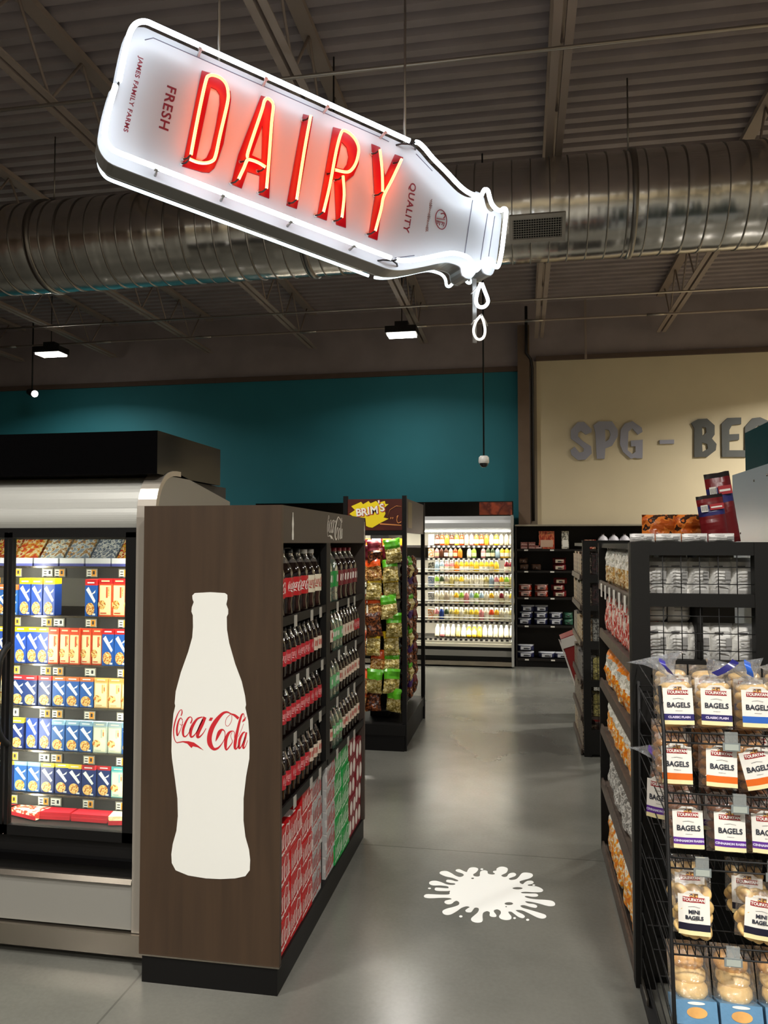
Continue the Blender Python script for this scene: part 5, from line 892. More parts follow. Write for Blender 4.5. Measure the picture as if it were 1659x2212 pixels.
def snack(key, bands, n=3, w=.14, h=.19, d=.05, name='snack_bag'):
    ps = []
    for s_ in range(n):
        mb = MB(); pillow(mb, w, h, d, bands, seed=s_ * 3.1 + len(key) * 1.7, crump=.3, tuck=.25); ps.append(Proto(name, mb.mesh(name)))
    return ps
M_nut = mprint('trail_mix', ['#4a2810', '#8a5424', '#b9823f', '#dcb878', '#7a4418'], 42, .2, bump=1.0, bs=55, soft=True)
M_nut2 = mprint('cracker_mix', ['#4f4418', '#8f7c38', '#bda860', '#e0d29a', '#93803c'], 42, .2, bump=1.0, bs=55, soft=True)
M_og = mat('bag_orange', '#e2561c', .3); M_gn = mat('bag_green', '#53a51f', .3); M_yl = mat('bag_yellow', '#e8c52a', .3); M_dkr = mat('bag_maroon', '#5e1220', .3); M_pu = mat('bag_purple', '#3c1f5c', .3); M_bw = mprint('brown_snack', ['#3a1c10', '#7a3f1c', '#a8683a'], 50, .25, bump=.6)
K = {'o': (snack('o', [(.62, M_nut), (1.1, M_og)]), 'orange'), 'g': (snack('gg', [(.62, M_nut2), (1.1, M_gn)]), 'green'), 'y': (snack('yyy', [(.7, M_nut2), (1.1, M_yl)]), 'yellow topped'),
     'm': (snack('mmmm', [(.5, M_bw), (1.1, M_dkr)]), 'maroon'), 'p': (snack('ppppp', [(.5, M_bw), (1.1, M_pu)]), 'purple'), 'b': (snack('bbbbbb', [(1.1, M_bw)]), 'brown')}
cards = 'nm'
grid = ['obm', 'ogg', 'ogb', 'obg', 'ooy', 'obg', 'ogg', 'oyg', 'mmg']
for k in range(9):
    z = .285 + .145 * k
    for c, x in enumerate((-1.285, -1.145, -1.005)):
        kk = 'm' if k == 8 and c < 2 else ('g' if k == 8 else ('o' if c == 0 else ('o' if (c == 1 and k in (7, 5, 2)) else ('b' if (c == 1 and k in (0, 4)) else ('y' if k in (3, 6) else 'g')))))
        pr_ = K[kk][0][(k + c) % 3]
        pr_.place(T(x + RND.uniform(-.02, .02), Y0 + .05 + RND.uniform(-.045, .02), z, RND.uniform(-.4, .4), rx=RND.uniform(-.3, .1), ry=RND.uniform(-.15, .15)),
                  '%s snack bag, %s shelf up, %s column on the rack front' % (K[kk][1], ORD[k], ['left', 'middle', 'right'][c]), 'snack bag', 'snack bags on the rack front')
for k in range(8):
    z = .285 + .145 * k
    for c in range(3):
        kk = 'bpmg'[(k * 2 + c) % 4]
        K[kk][0][c].place(T(X1 - .045, Y0 + .36 + .27 * c, z, PI / 2 + RND.uniform(-.2, .2), rx=-.1),
                          '%s snack bag, %s shelf up, %s from the front, rack side' % (K[kk][1], ORD[k], ORD[c]), 'snack bag', 'snack bags on the rack side')
for i in range(5):
    x = -1.31 + .085 * i
    Mh = mat('hc%d' % (i % 3), ['#e8762a', '#f0b428', '#efe6d6'][i % 3], .4)
    mb = MB(); mb.box(-.036, .036, 0, .004, .0, .06, Mh); pillow(mb, .075, .12, .03, [(1.2, M_dkr)], seed=i, M=T(0, .002, -.11))
    Proto('hanging_bag', mb.mesh('hanging_bag')).place(T(x, Y0 + .06, 1.575), 'maroon bag on a bright card, %s from left below the rack header' % ORD[i], 'snack bag', 'bags hanging below the yellow header')

# ------------------------------------------------------------------ drink cooler on the back wall
BX0, BX1, BY = -3.6, -.115, 10.06
t = thing('drink_cooler', 'bright open cooler of juice bottles against the teal wall', 'refrigerated case', (0, 0, 0))
hp = [(BY - .02, 1.76), (BY - .035, 1.80), (BY - .035, 1.86), (BY - .01, 1.90), (BY, 1.95), (BY + .6, 1.95), (BY + .6, 1.76)]
MB().prism(hp, 'x', BX0, BX1 - .03, mat('hood_white', '#cfd2d4', .35)).build('hood', t)
MB().box(BX1 - .032, BX1, BY - .04, BY + .62, .02, 1.96, M_hood).build('end_panel', t)
cn = MB().box(BX0, BX1, BY + .0, BY + .55, 1.95, 2.14, M_blackgloss).build('canopy', t)
MB().box(-.55, -.13, BY - .003, BY, 1.965, 2.13, mprint('canopy_print', ['#7a2a18', '#a8462a', '#5a2018', '#8a3a22'], 5, .2, bump=0, soft=True)).build('printed_panel', cn)
MB().box(BX0, BX1, BY + .55, BY + .62, .1, 1.9, mat('cooler_back', '#cfcabc', .6)).build('back_panel', t)
MB().box(BX0, BX1 - .03, BY - .01, BY + .6, .28, .33, mat('cooler_floor', '#b8b4a8', .5)).box(BX0, BX1 - .03, BY - .03, BY - .005, .26, .30, mat('bumper_white', '#e9e4cf', .4)).build('tank', t)
MB().box(BX0, BX1 - .03, BY - .01, BY + .6, .22, .26, M_black).box(BX0, BX1 - .03, BY - .02, BY + .5, .14, .215, M_bump).box(BX0, BX1 - .03, BY, BY + .5, .08, .14, M_black).box(BX0, BX1 - .03, BY - .025, BY + .5, .02, .075, M_steel).build('kick_plate', t)
Mfl = mat('cooler_led', '#ffffff', .5, emit=(1, .95, .80), es=48)
MB().box(BX0, BX1 - .04, BY - .025, BY + .05, 1.745, 1.757, mat('hood_led', '#ffffff', .5, emit=(1, .95, .80), es=36)).build('hood_light', t)
bz = [1.57, 1.405, 1.21, 1.01, .80, .585, .36]
Mrail = mat('wire_white', '#e6e2d2', .3)
for k, z in enumerate(bz):
    dpt = BY + .12 - .018 * k
    s_ = MB().box(BX0, BX1 - .035, dpt, BY + .55, z - .012, z - .002, mat('cooler_shelf', '#4a4742', .5)).box(BX0, BX1 - .035, dpt - .004, dpt, z - .03, z, M_dark).build('shelf', t)
    if k: MB().box(BX0, BX1 - .035, dpt + .006, dpt + .028, z - .022, z - .013, Mfl).build('shelf_light', s_)
    if k in (2, 3, 4, 5):
        mb = MB()
        for dz in (.012, .045): mb.tube([(BX0, dpt - .012, z + dz), (BX1 - .035, dpt - .012, z + dz)], .0065, Mrail, seg=5)
        mb.build('front_rail', s_)
    mb = MB()
    for j in range(17): mb.box(-1.25 + j * .066 + .01, -1.25 + j * .066 + .04, dpt - .006, dpt - .004, z - .028, z - .006, M_tagw)
    mb.build('price_tags', s_)
def juice(key, body, cap, label, h, r):
    mb = MB(); Mb_ = mat('j_' + body, '#' + body, .25); Mc = mat('j_' + cap, '#' + cap, .4); Ml = mat('j_' + label, '#' + label, .4)
    mb.lathe([(0, 0), (r*.9, 0), (r, .05*h), (r, .62*h), (r*.85, .76*h), (r*.5, .86*h), (r*.5, .9*h)], Mb_, 10)
    mb.lathe([(r*.55, .88*h), (r*.55, .99*h), (0, h)], Mc, 10)
    mb.lathe([(r*1.02, .15*h), (r*1.02, .5*h)], Ml, 10)
    return Proto('juice_bottle', mb.mesh('juice_bottle'))
cat_ = {}
def J(body, cap, label, h, r=.031):
    k = (body, cap, label, h)
    if k not in cat_: cat_[k] = juice('x', body, cap, label, h, r)
    return cat_[k]
NM = {'d9481e': 'orange', 'e9862c': 'amber', 'f1b52c': 'golden', 'c9b870': 'straw', '8fbf3a': 'lime green', 'e8dfc0': 'milky white', 'f0c93a': 'yellow', '5a3422': 'brown', 'd98a8a': 'pink', '7a1a24': 'dark red', '9fb6c4': 'pale blue', '3c4a2c': 'dark green', '24408a': 'blue', 'b8a890': 'beige'}
R7 = [
 ['5a3422', 'd9481e', 'e9862c', '5a3422', 'f1b52c', 'd9481e', 'b8a890', 'd98a8a', 'e9862c', 'd9481e', 'e9862c', 'b8a890', 'f1b52c', 'b8a890', 'b8a890', 'b8a890'],
 ['d98a8a', '5a3422', '5a3422', 'b8a890', 'd9481e', 'e9862c', None, 'e8dfc0', '8fbf3a', None, 'd98a8a', '3c4a2c', '3c4a2c', '9fb6c4', 'f1b52c', 'f0c93a', 'c9b870'],
 ['9fb6c4', '9fb6c4', 'd98a8a', 'd98a8a', 'e9862c', 'f0c93a', 'f1b52c', 'f1b52c', 'f0c93a', 'f0c93a', 'f0c93a', 'f1b52c', 'f0c93a', None, '7a1a24', '7a1a24'],
 ['8fbf3a', '3c4a2c', 'b8a890', 'c9b870', 'c9b870', 'f0c93a', 'e8dfc0', 'e8dfc0', 'e8dfc0', 'e8dfc0', 'c9b870', '9fb6c4', 'd98a8a', 'f1b52c', '8fbf3a', 'c9b870'],
 ['e8dfc0', 'e8dfc0', 'b8a890', 'e8dfc0', 'f1b52c', '8fbf3a', 'd98a8a', '9fb6c4', '8fbf3a', '9fb6c4', 'e8dfc0', 'f1b52c', 'e8dfc0', '7a1a24', 'e8dfc0', 'f0c93a'],
 ['d98a8a', '24408a', '3c4a2c', 'c9b870', 'f0c93a', 'e8dfc0', 'c9b870', 'f0c93a', 'f0c93a', 'd98a8a', 'e8dfc0', 'd9481e', 'f1b52c', 'e8dfc0', 'e8dfc0', 'c9b870'],
 ['e8dfc0', 'd98a8a', 'e8dfc0', 'e8dfc0', 'c9b870', 'e8dfc0', 'f0c93a', 'f0c93a', 'f0c93a', 'e8dfc0', 'e8dfc0', 'e8dfc0', 'e8dfc0', 'e8dfc0', 'e8dfc0']]
caps = ['5a5a56', 'e8e4da', 'f0ede2', 'e9e9e4', 'f2efe4', 'f4f1e6', 'f4f1e6']
rn_ = ['top row', 'second row', 'third row', 'fourth row', 'fifth row', 'sixth row', 'bottom row']
for k, rw in enumerate(R7):
    z = bz[k]; h = (bz[k - 1] - z - .028) if k else .16; h = min(h, .172)
    dpt = BY + .12 - .018 * k
    pitch = (1.17 - .13) / len(rw)
    for i, c in enumerate(rw):
        if c is None: continue
        hh = h * (1 - .04 * ((i * 7 + k) % 3))
        lb = ['f2ecd6', 'ddd2a8', c, 'f6f0de'][(i + k) % 4]
        rx = -.5 if k == 6 else 0
        J(c, caps[k], lb, round(h, 3)).place(T(-1.25 + .10 + pitch * (i + .5), dpt + .035 + (.03 if k == 6 else 0), z - .001 + (.0 if k < 6 else .012), rx=rx),
            '%s drink bottle, %s from the left in the %s of the back cooler' % (NM[c], ORD[i], rn_[k]), 'drink bottle', 'bottles in the ' + rn_[k] + ' of the back cooler')

ew = [('white and grey pack', ['#d9d6cc', '#8a8a88', '#efece2'], .17), ('orange and white pack', ['#e8dccb', '#d98a4a', '#efe9dc'], .15), ('dark jar pack', ['#3c3a34', '#8a8878', '#b8b4a0'], .14), ('pale tub stack', ['#cfd4da', '#7a8cae', '#e8ecef'], .15)]
for k, z in enumerate((1.57, 1.405, 1.21, 1.01, .80, .585)):
    nm, cc, hh = ew[k % 4]
    mb = MB(); mb.bev = .006; mb.box(-.04, .04, 0, .05, 0, min(hh, .15), mprint('ew%d' % (k % 4), cc, 34, .35, bump=.1))
    Proto('chilled_pack', mb.mesh('chilled_pack')).place(T(-1.195, BY + .12 - .018 * k + .02, z - .002), '%s at the left end of the %s of the back cooler' % (nm, rn_[k]), 'food pack')

# ------------------------------------------------------------------ back wall shelving
t = thing('wall_shelving', 'black shelving of packaged loaves below the cream wall', 'store shelf', (0, 0, 0))
Mbs = mat('gondola_black', '#1b1714', .55, spec=.3)
SX0, SX1, SYf = -.085, 3.4, 10.18
MB().box(SX0, SX1, 10.52, 10.6, 0, 1.82, Mbs).build('back_panel', t)
MB().box(SX0 - .01, SX0 + .01, SYf, 10.6, 0, 1.83, Mbs).build('end_panel', t)
MB().box(SX0 - .01, SX1, SYf - .01, 10.6, 1.82, 1.84, mat('gondola_top', '#9a927f', .5)).build('top_panel', t)
MB().box(SX0, SX1, SYf + .01, 10.55, 0, .1, M_black).build('base', t)
sz = [1.52, 1.24, .895, .535, .105]
for z in sz:
    s_ = MB().box(SX0, SX1, SYf + .0, 10.52, z - .025, z, Mbs).build('shelf', t)
    for x in (.02, .35, .78): MB().box(x, x + .05, SYf - .003, SYf, z - .022, z - .004, M_tagw).build('price_tag', s_)
Mbm = mprint('loaf_maroon', ['#5e1a1c', '#7c2426', '#4a1416'], 18, .3, bump=.3); Mlb = mat('loaf_label', '#cdbfa8', .5); Mnv = mat('loaf_navy', '#23274a', .35); Mwh2 = mat('loaf_white', '#c9ccd2', .4)
def loaf(M1, M2, w=.17, h=.085, d=.12, lab=True):
    mb = MB()
    pillow(mb, w, h, d, [(.2, M1), (.8, M1), (1.2, M2)], seed=w * 31, crump=.1)
    k = []
    l = MB(); l.box(-w*.30, w*.30, -d/2 - .004, -d/2 - .0025, h*.22, h*.72, Mlb if lab else M2); l.box(-w*.12, w*.14, -d/2 - .0055, -d/2 - .004, h*.3, h*.5, M_txt)
    return Proto('packaged_loaf', mb.mesh('packaged_loaf'), [('label', l.mesh('label'))])
LM = loaf(Mbm, Mbm); LN = loaf(Mnv, Mwh2, lab=False); LR = loaf(mprint('loaf_red', ['#7a2018', '#a8402c', '#c9a08a'], 30, .3), mat('loaf_pale', '#b89a90', .4), lab=False); LB = loaf(mat('loaf_brown', '#3a2a20', .4), mat('loaf_brown2', '#4a3020', .4), w=.13, lab=False); LG = loaf(mat('loaf_green', '#2f5a48', .4), mat('loaf_green2', '#3c6a54', .4), w=.12, lab=False)
items = [(LM, 'maroon loaf with pale label', .47, 1.24, 0), (LM, 'maroon loaf with pale label', .47, 1.325, 0), (LM, 'maroon loaf with pale label', .47, .895, 0), (LM, 'maroon loaf with pale label', .45, .98, 0), (LM, 'maroon loaf with pale label', .48, 1.065, 0),
 (LR, 'red and pale loaf', 0.03, .895, 0), (LR, 'red and pale loaf', .03, .98, 0), (LR, 'red and pale loaf', .24, .895, 0), (LR, 'red and pale loaf', .24, .98, 0),
 (LB, 'brown pack', .01, 1.24, 0), (LB, 'brown pack', .0, 1.325, 0), (LB, 'brown pack', .17, 1.24, 0),
 (LN, 'navy and white pack', .02, .535, -.1), (LN, 'navy and white pack', .04, .62, -.1), (LN, 'navy and white pack', .06, .705, -.12), (LN, 'navy and white pack', .23, .535, 0), (LN, 'navy and white pack', .23, .62, 0), (LN, 'navy and white pack', .235, .705, 0), (LN, 'navy and white pack', .42, .535, 0), (LN, 'navy and white pack', .42, .62, 0),
 (LN, 'navy and white pack', .03, .105, 0), (LN, 'navy and white pack', .03, .195, 0), (LN, 'navy and white pack', .30, .105, 0), (LN, 'navy and white pack', .50, .105, 0), (LG, 'green pack', .575, .535, 0), (LG, 'green pack', .575, .62, 0)]
shn = {1.24: 'second shelf', .895: 'third shelf', .535: 'fourth shelf', .105: 'bottom shelf'}
for pr_, nm, x, z, rz in items:
    b = max(s for s in sz if s <= z + .001); lv = int(round((z - b) / .085))
    xs = ['left', 'middle', 'right'][0 if x < .15 else (1 if x < .35 else 2)]
    big = 1.25 if b == .105 else 1.0
    pr_.place(T(x, SYf + .12, z, rz) @ Matrix.Diagonal((big, 1, 1, 1)), '%s, %s %s, %s of wall shelving' % (nm, xs, ['bottom of its stack', 'second in its stack', 'third in its stack'][lv], shn[b]), 'packaged bread', 'packs on the back wall shelving')
def simplebox(name, w, h, d, m1, m2=None):
    mb = MB(); mb.box(-w/2, w/2, 0, d, 0, h, m1)
    if m2: mb.box(-w*.4, w*.4, -.002, 0, h*.1, h*.5, m2)
    return Proto(name, mb.mesh(name))
hd_ = simplebox('hanging_pack', .2, .23, .03, mprint('sausage_red', ['#9a3424', '#c9583a', '#e08a5a', '#2a1a14'], 22, .3, stretch=(2.5, 1, .6)), mat('ep', '#caa890', .5))
hd_.place(T(.31, SYf + .06, 1.525), 'tall orange red pack standing at the centre of the top wall shelf', 'food pack')
simplebox('paper_pack', .09, .23, .05, mprint('paperw', ['#c9c6b8', '#6a675c', '#d8d5c8'], 30, .5), mat('lw', '#efece2', .5)).place(T(.545, SYf + .05, 1.525), 'narrow pale printed pack standing on the top wall shelf', 'food pack')
for i, (x, z) in enumerate(((.02, 1.525), (.02, 1.57), (.12, 1.525), (.12, 1.57), (.21, 1.525))):
    simplebox('small_carton', .09, .042, .09, mprint('smallred', ['#7a4038', '#a87068', '#4a2a26'], 60, .4), mat('lp', '#c9a098', .5)).place(T(x, SYf + .06, z), 'small reddish carton, %s, on the left of the top wall shelf' % ['left lower', 'left upper', 'middle lower', 'middle upper', 'right single'][i], 'carton', 'small cartons on the top wall shelf')
simplebox('red_carton', .11, .09, .08, mprint('redc', ['#a8281c', '#d8b090', '#8a5a3a'], 40, .4)).place(T(.86, SYf + .07, 1.525) @ Matrix.Scale(1.3, 4), 'red picture box beside the white jugs on the top wall shelf', 'carton')
mb = MB(); mb.lathe([(0, 0), (.06, 0), (.065, .02), (.065, .12), (.05, .15), (.018, .175), (.018, .19)], mat('jug_white', '#d6d3da', .4), 12); mb.lathe([(.02, .185), (.02, .2), (0, .2)], mat('jug_cap', '#4a4048', .4), 10)
jug = Proto('white_jug', mb.mesh('white_jug'))
for i in range(6): jug.place(T(1.02 + .135 * i, SYf + .09, 1.525), 'white plastic jug, %s from the left on the top wall shelf' % ORD[i], 'jug', 'white jugs on the top wall shelf')

# ------------------------------------------------------------------ near right gondola with black frame end
GX, GY0, GY1 = .40, 2.95, 4.24
t = thing('bread_gondola', 'dark wood shelving with a black frame end behind the bagel rack', 'store shelf', (0, 0, 0))
Mfr = mat('frame_black', '#12110f', .6, spec=.25)
Mfs = wood_mat('shelf_walnut', '#3a2f28', '#54463b', .5)
MB().box(.391, .457, GY0, GY0 + .05, .0, 1.603, Mfr).build('post', t)
MB().box(.817, .885, GY0, GY0 + .05, .0, 1.603, Mfr).build('post', t)
for z0, z1 in ((1.555, 1.603), (1.368, 1.415), (1.12, 1.175), (.05, .18)):
    MB().box(.457, .817, GY0 + .004, GY0 + .045, z0, z1, Mfr).build('cross_bar', t)
MB().box(.457, .817, GY0 + .02, GY0 + .04, .18, 1.12, Mfr).build('end_board', t)
mb = MB(); Mwire = mat('black_wire', '#0b0a0a', .6)
for z0, z1 in ((1.415, 1.555), (1.175, 1.368)):
    for i in range(6): mb.tube([(.505 + .064 * i, GY0 + .012, z0), (.505 + .064 * i, GY0 + .012, z1)], .0019, Mwire, seg=5)
    for j in range(int((z1 - z0) / .062) + 1): mb.tube([(.457, GY0 + .012, z0 + .035 + .062 * j), (.817, GY0 + .012, z0 + .035 + .062 * j)], .0019, Mwire, seg=5)
mb.build('wire_grid', t)
MB().box(.392, .42, GY0 + .05, GY0 + .075, .0, 1.60, Mfs).build('side_board', t)
MB().box(.395, .44, GY1 - .03, GY1, .0, 1.6, Mfr).box(.84, .885, GY1 - .03, GY1, 0, 1.6, Mfr).build('rear_post', t)
MB().box(.628, .65, GY0 + .05, GY1, .0, 1.4, Mfr).build('back_panel', t)
MB().box(.42, .86, GY0 + .05, GY1, 0, .04, M_black).build('base', t)
MB().box(.41, .87, GY0 + .05, GY1, 1.575, 1.598, Mfr).build('top_panel', t)
gz = [1.405, 1.155, .895, .655, .375, .05]
for k, z in enumerate(gz):
    ext = .0 if k else .0
    s_ = MB().box(GX, .628, GY0 + .076, GY1 - .03, z - .03, z - .012, Mfs).prism([(GX - .006, z - .045), (GX + .008, z - .045), (GX + .008, z + .0), (GX - .002, z + .0)], 'y', GY0 + .076, GY1 - .03, Mfs).build('shelf', t)
    if k == 0:
        for j in range(6):
            y = 3.12 + .18 * j
            MB().box(GX - .012, GX - .008, y - .02, y + .02, z - .075, z - .01, M_tagw).build('price_tag', s_)
    MB().box(.65, .86, GY0 + .076, GY1 - .03, z - .03, z - .012, Mfs).build('shelf', t)
def gbag(key, bands, w=.11, h=.19, d=.05, n=3, cr_=.14):
    ps = []
    for s_ in range(n):
        mb = MB(); pillow(mb, w, h, d, bands, seed=len(key) * 2.3 + s_ * 4.7, crump=cr_); ps.append(Proto('food_bag', mb.mesh('food_bag')))
    return ps
Mwp = mprint('white_bag_print', ['#d9d6c8', '#efece0', '#b9b6a6', '#e8dfc0'], 45, .3, bump=.4)
Mcp = mprint('chip_print', ['#c79a52', '#e8d9ae', '#a8742c', '#efe2c0'], 45, .3, bump=.4)
Mrp = mprint('red_bag_print', ['#c22a1c', '#e8e0d2', '#d64028', '#a81c14'], 28, .3, stretch=(2.5, 2.5, .7), bump=.4)
Mop = mprint('orange_print', ['#e27a14', '#f0a830', '#e8e0c8', '#d86010'], 45, .3, bump=.4)
Mgp = mprint('grey_print', ['#8d8a84', '#d2cfc8', '#6a6862', '#b8b4ac'], 40, .3, bump=.4)
Mog2 = mat('plain_orange', '#e6821c', .35)
GB = [(gbag('a', [(.45, Mcp), (1.1, Mwp)], h=.185), 'cream and white bag'), (gbag('bb', [(1.1, Mrp)], h=.20), 'red and white bag'), (gbag('ccc', [(.5, Mop), (.8, Mwp), (1.1, Mog2)], h=.185, cr_=.2), 'orange snack bag'),
      (gbag('dddd', [(.55, Mop), (1.1, Mwp)], h=.175), 'orange and white bag'), (gbag('eeeee', [(1.1, Mgp)], h=.20), 'grey and white bag'), (gbag('ffffff', [(.75, Mop), (1.1, Mwp)], h=.22), 'white topped orange bag')]
sn = ['top', 'second', 'third', 'fourth', 'fifth', 'bottom']
for k, z in enumerate(gz):
    n_ = 9
    for i in range(n_):
        y = 3.10 + i * .122
        ps, nm = GB[k]
        ps[i % 3].place(T(GX + .038 + RND.uniform(-.004, .008), y, z - .013, -PI / 2 + RND.uniform(-.12, .12), rx=-.06), '%s, %s from the near end, %s shelf, right aisle' % (nm, ORD[i], sn[k]), 'food bag', 'bags on the %s shelf facing the aisle' % sn[k])
        if k in (0, 1, 2, 4):
            ps[(i + 1) % 3].place(T(GX + .10, y + .05, z - .013, -PI / 2 + RND.uniform(-.1, .1)), '%s in rear row, %s from the near end, %s shelf' % (nm, ORD[i], sn[k]), 'food bag', 'rear bags on the %s shelf' % sn[k])
# white packages behind the wire grid
Mwb = mat('white_wrap', '#e2e1dd', .45, var=.06, vs=20, bump=.3, bs=30)
def wbread(seed):
    mb = MB(); pillow(mb, .082, .15, .10, [(1.2, Mwb)], seed=seed, crump=.06)
    k = MB(); Mi = mat('fine_print', '#8b8a88', .6); Mi2 = mat('bold_print', '#4c4a4a', .6)
    for j in range(5): k.box(-.026, .024, -.0545, -.053, .045 + j * .012, .0475 + j * .012, Mi)
    k.box(-.03, .0, -.0545, -.053, .115, .121, Mi2); k.box(.008, .028, -.0545, -.053, .06, .10, Mi)
    return Proto('wrapped_bread', mb.mesh('wrapped_bread'), [('printed_panel', k.mesh('printed_panel'))])
WB = [wbread(1.1), wbread(2.7)]
for r_, (z, n_) in enumerate(((1.393, 5), (1.148, 5))):
    for i in range(n_): WB[i % 2].place(T(.498 + .077 * i, GY0 + .13, z + .002, RND.uniform(-.08, .08)), 'white wrapped loaf behind %s wire window, %s from left' % (['upper', 'lower'][r_], ORD[i]), 'bread', 'white loaves behind the wire windows')
for i in range(2): WB[i].place(T(.50 + .085 * i, GY0 + .15, 1.30, 0), 'white wrapped loaf stacked on top in the lower window, %s from left' % ORD[i], 'bread', 'white loaves behind the wire windows')
for i in range(4): WB[i % 2].place(T(.46 + .115 * i, GY0 + .17, 1.634, PI / 2, ry=PI / 2) @ T(-.03, 0, -.07) if False else T(.465 + .098 * i, GY0 + .22, 1.60) @ Matrix.Diagonal((1.15, 1.0, .25, 1)), 'white wrapped loaf lying on top of the frame, %s from the left' % ORD[i], 'bread', 'white loaves on top of the shelving')
Mot = mprint('orange_tray', ['#b8551c', '#d97a30', '#3a2418', '#c9641f'], 18, .25, bump=.4)
for i, x in enumerate((.69, .835)):
    mb = MB(); pillow(mb, .15, .135, .08, [(1.2, Mot)], seed=5 + i, crump=.15)
    Proto('orange_pack', mb.mesh('orange_pack')).place(T(x - .05, 3.85, 1.60), 'orange treat bag on top of the shelving, %s of the two' % ['left', 'right'][i], 'food bag', 'orange bags on top of the shelving')
Mdr1 = mat('charcoal_red', '#6e1418', .35, bump=.3, bs=20); Mdr2 = mat('bag_blackfold', '#17100f', .5); Mdr3 = mat('bag_bluepanel', '#2c2a66', .4)
for i, (x, y, hh, lab) in enumerate(((.877, 3.55, .31, 'taller one against the pale cooler side'), (.805, 3.44, .205, 'shorter one in front at left'))):
    mb = MB()
    ph = [(.60, Mdr1), (.78, Mdr3), (.92, Mdr1), (1.2, Mdr2)]
    pillow(mb, .105, hh, .07, ph, seed=9 + i, crump=.1, nv=14)
    k = MB(); k.box(-.045, -.018, -.040, -.037, hh*.66, hh*.80, M_tagw)
    for q in range(5): k.box(-.042 + q*.005, -.040 + q*.005, -.041, -.040, hh*.68, hh*.78, M_txt)
    k.box(-.010, .045, -.040, -.037, hh*.68, hh*.80, mat('panel_red', '#a8242c', .4)); k.box(-.006, .038, -.041, -.040, hh*.72, hh*.75, M_tagw)
    Proto('red_sack', mb.mesh('red_sack'), [('printed_panel', k.mesh('printed_panel'))]).place(T(x, y, 1.60, -.05, ry=-.14, rx=.0), 'dark red sack with blue band, ' + lab, 'sack', 'red sacks on top of the shelving')

# ------------------------------------------------------------------ cooler in the next aisle
t = thing('side_cooler', 'pale grey cooler side with dark green canopy at the right edge', 'refrigerated case', (0, 0, 0))
Mpn = mat('pale_side', '#a9b0b4', .3, .3)
MB().box(1.1, 2.0, 1.6, 4.34, 0, 1.96, Mpn).build('side_panel', t)
MB().box(1.11, 2.0, 1.6, 4.13, 1.96, 2.155, mat('canopy_green', '#04211f', .25)).build('canopy', t)
mb = MB()
for (y, z) in ((3.95, 1.90), (3.75, 1.91), (3.7, 1.66), (4.2, 1.65)): mb.lathe([(0, 0), (.006, 0), (.006, .003), (0, .004)], M_steel, 8, M=T(1.1, y, z) @ Matrix.Rotation(-PI / 2, 4, 'Y'))
mb.build('screws', t)

# ------------------------------------------------------------------ far right gondola
FX0, FY0, FY1 = .445, 6.0, 6.95
t = thing('far_gondola', 'dark wood gondola farther down the right side of the aisle', 'store shelf', (0, 0, 0))
MB().box(.445, .50, FY0, FY0 + .04, 0, 1.62, Mfr).build('post', t)
MB().box(.95, 1.0, FY0, FY0 + .04, 0, 1.62, Mfr).build('post', t)
for z0, z1 in ((1.57, 1.62), (1.30, 1.36), (1.09, 1.13), (.80, .86), (.52, .57), (.02, .2)):
    MB().box(.50, .95, FY0, FY0 + .035, z0, z1, Mfr).build('cross_bar', t)
mb = MB()
for i in range(6): mb.tube([(.55 + .07 * i, FY0 + .02, .2), (.55 + .07 * i, FY0 + .02, 1.57)], .002, Mwire, seg=5)
for j in range(18): mb.tube([(.5, FY0 + .02, .24 + .075 * j), (.95, FY0 + .02, .24 + .075 * j)], .002, Mwire, seg=5)
mb.build('wire_grid', t)
MB().box(.70, .72, FY0 + .04, FY1, 0, 1.55, Mfr).box(.46, 1.0, FY0 + .04, FY1, 0, .05, M_black).build('back_panel', t)
for z in (1.36, 1.13, .86, .57, .30, .05): MB().box(FX0 - .015, .70, FY0 + .04, FY1, z - .03, z - .01, Mfs).prism([(FX0 - .022, z - .04), (FX0 - .008, z - .04), (FX0 - .012, z), (FX0 - .018, z)], 'y', FY0 + .04, FY1, Mfs).build('shelf', t)
MB().box(.45, .99, FY0 + .04, FY1, 1.575, 1.6, Mfr).build('top_panel', t)
Myl = mprint('yellow_label_pack', ['#8a7f3c', '#c9bf7a', '#3a3420', '#b0a650'], 40, .4, stretch=(1, 1, 3), bump=.1); Mdp = mprint('dark_pack', ['#2a1a1a', '#4a2a2c', '#1c1214', '#6a4040'], 20, .4); Mgw = mprint('greyw_pack', ['#6f6f6a', '#a9a9a2', '#4a4a48', '#8c8c86'], 40, .4)
wins = [(1.36, Mdp, 'dark pack'), (1.13, Mdp, 'dark maroon pack'), (.86, Mgw, 'grey pack'), (.57, Myl, 'yellow and black pack'), (.30, Myl, 'yellow pack')]
for z, m, nm in wins:
    for i in range(2):
        simplebox('end_pack', .13, .17, .12, m).place(T(.585 + .15 * i, FY0 + .06, z - .008), '%s behind wire end of far gondola, %s, %s' % (nm, ['left', 'right'][i], {1.36: 'topmost', 1.13: 'second from top', .86: 'third from top', .57: 'fourth from top', .30: 'lowest'}[z]), 'food pack')
cols2 = [mprint('side_a', ['#4a3a30', '#8a7c68', '#2a201a', '#75604c'], 30, .4), mprint('side_b', ['#54483c', '#958672', '#3c2c22', '#a0927c'], 30, .4), mprint('side_c', ['#957a54', '#b8ac92', '#62492c', '#80623c'], 30, .4), mprint('side_d', ['#64605c', '#8a8680', '#403e3c', '#9c9a94'], 30, .4)]
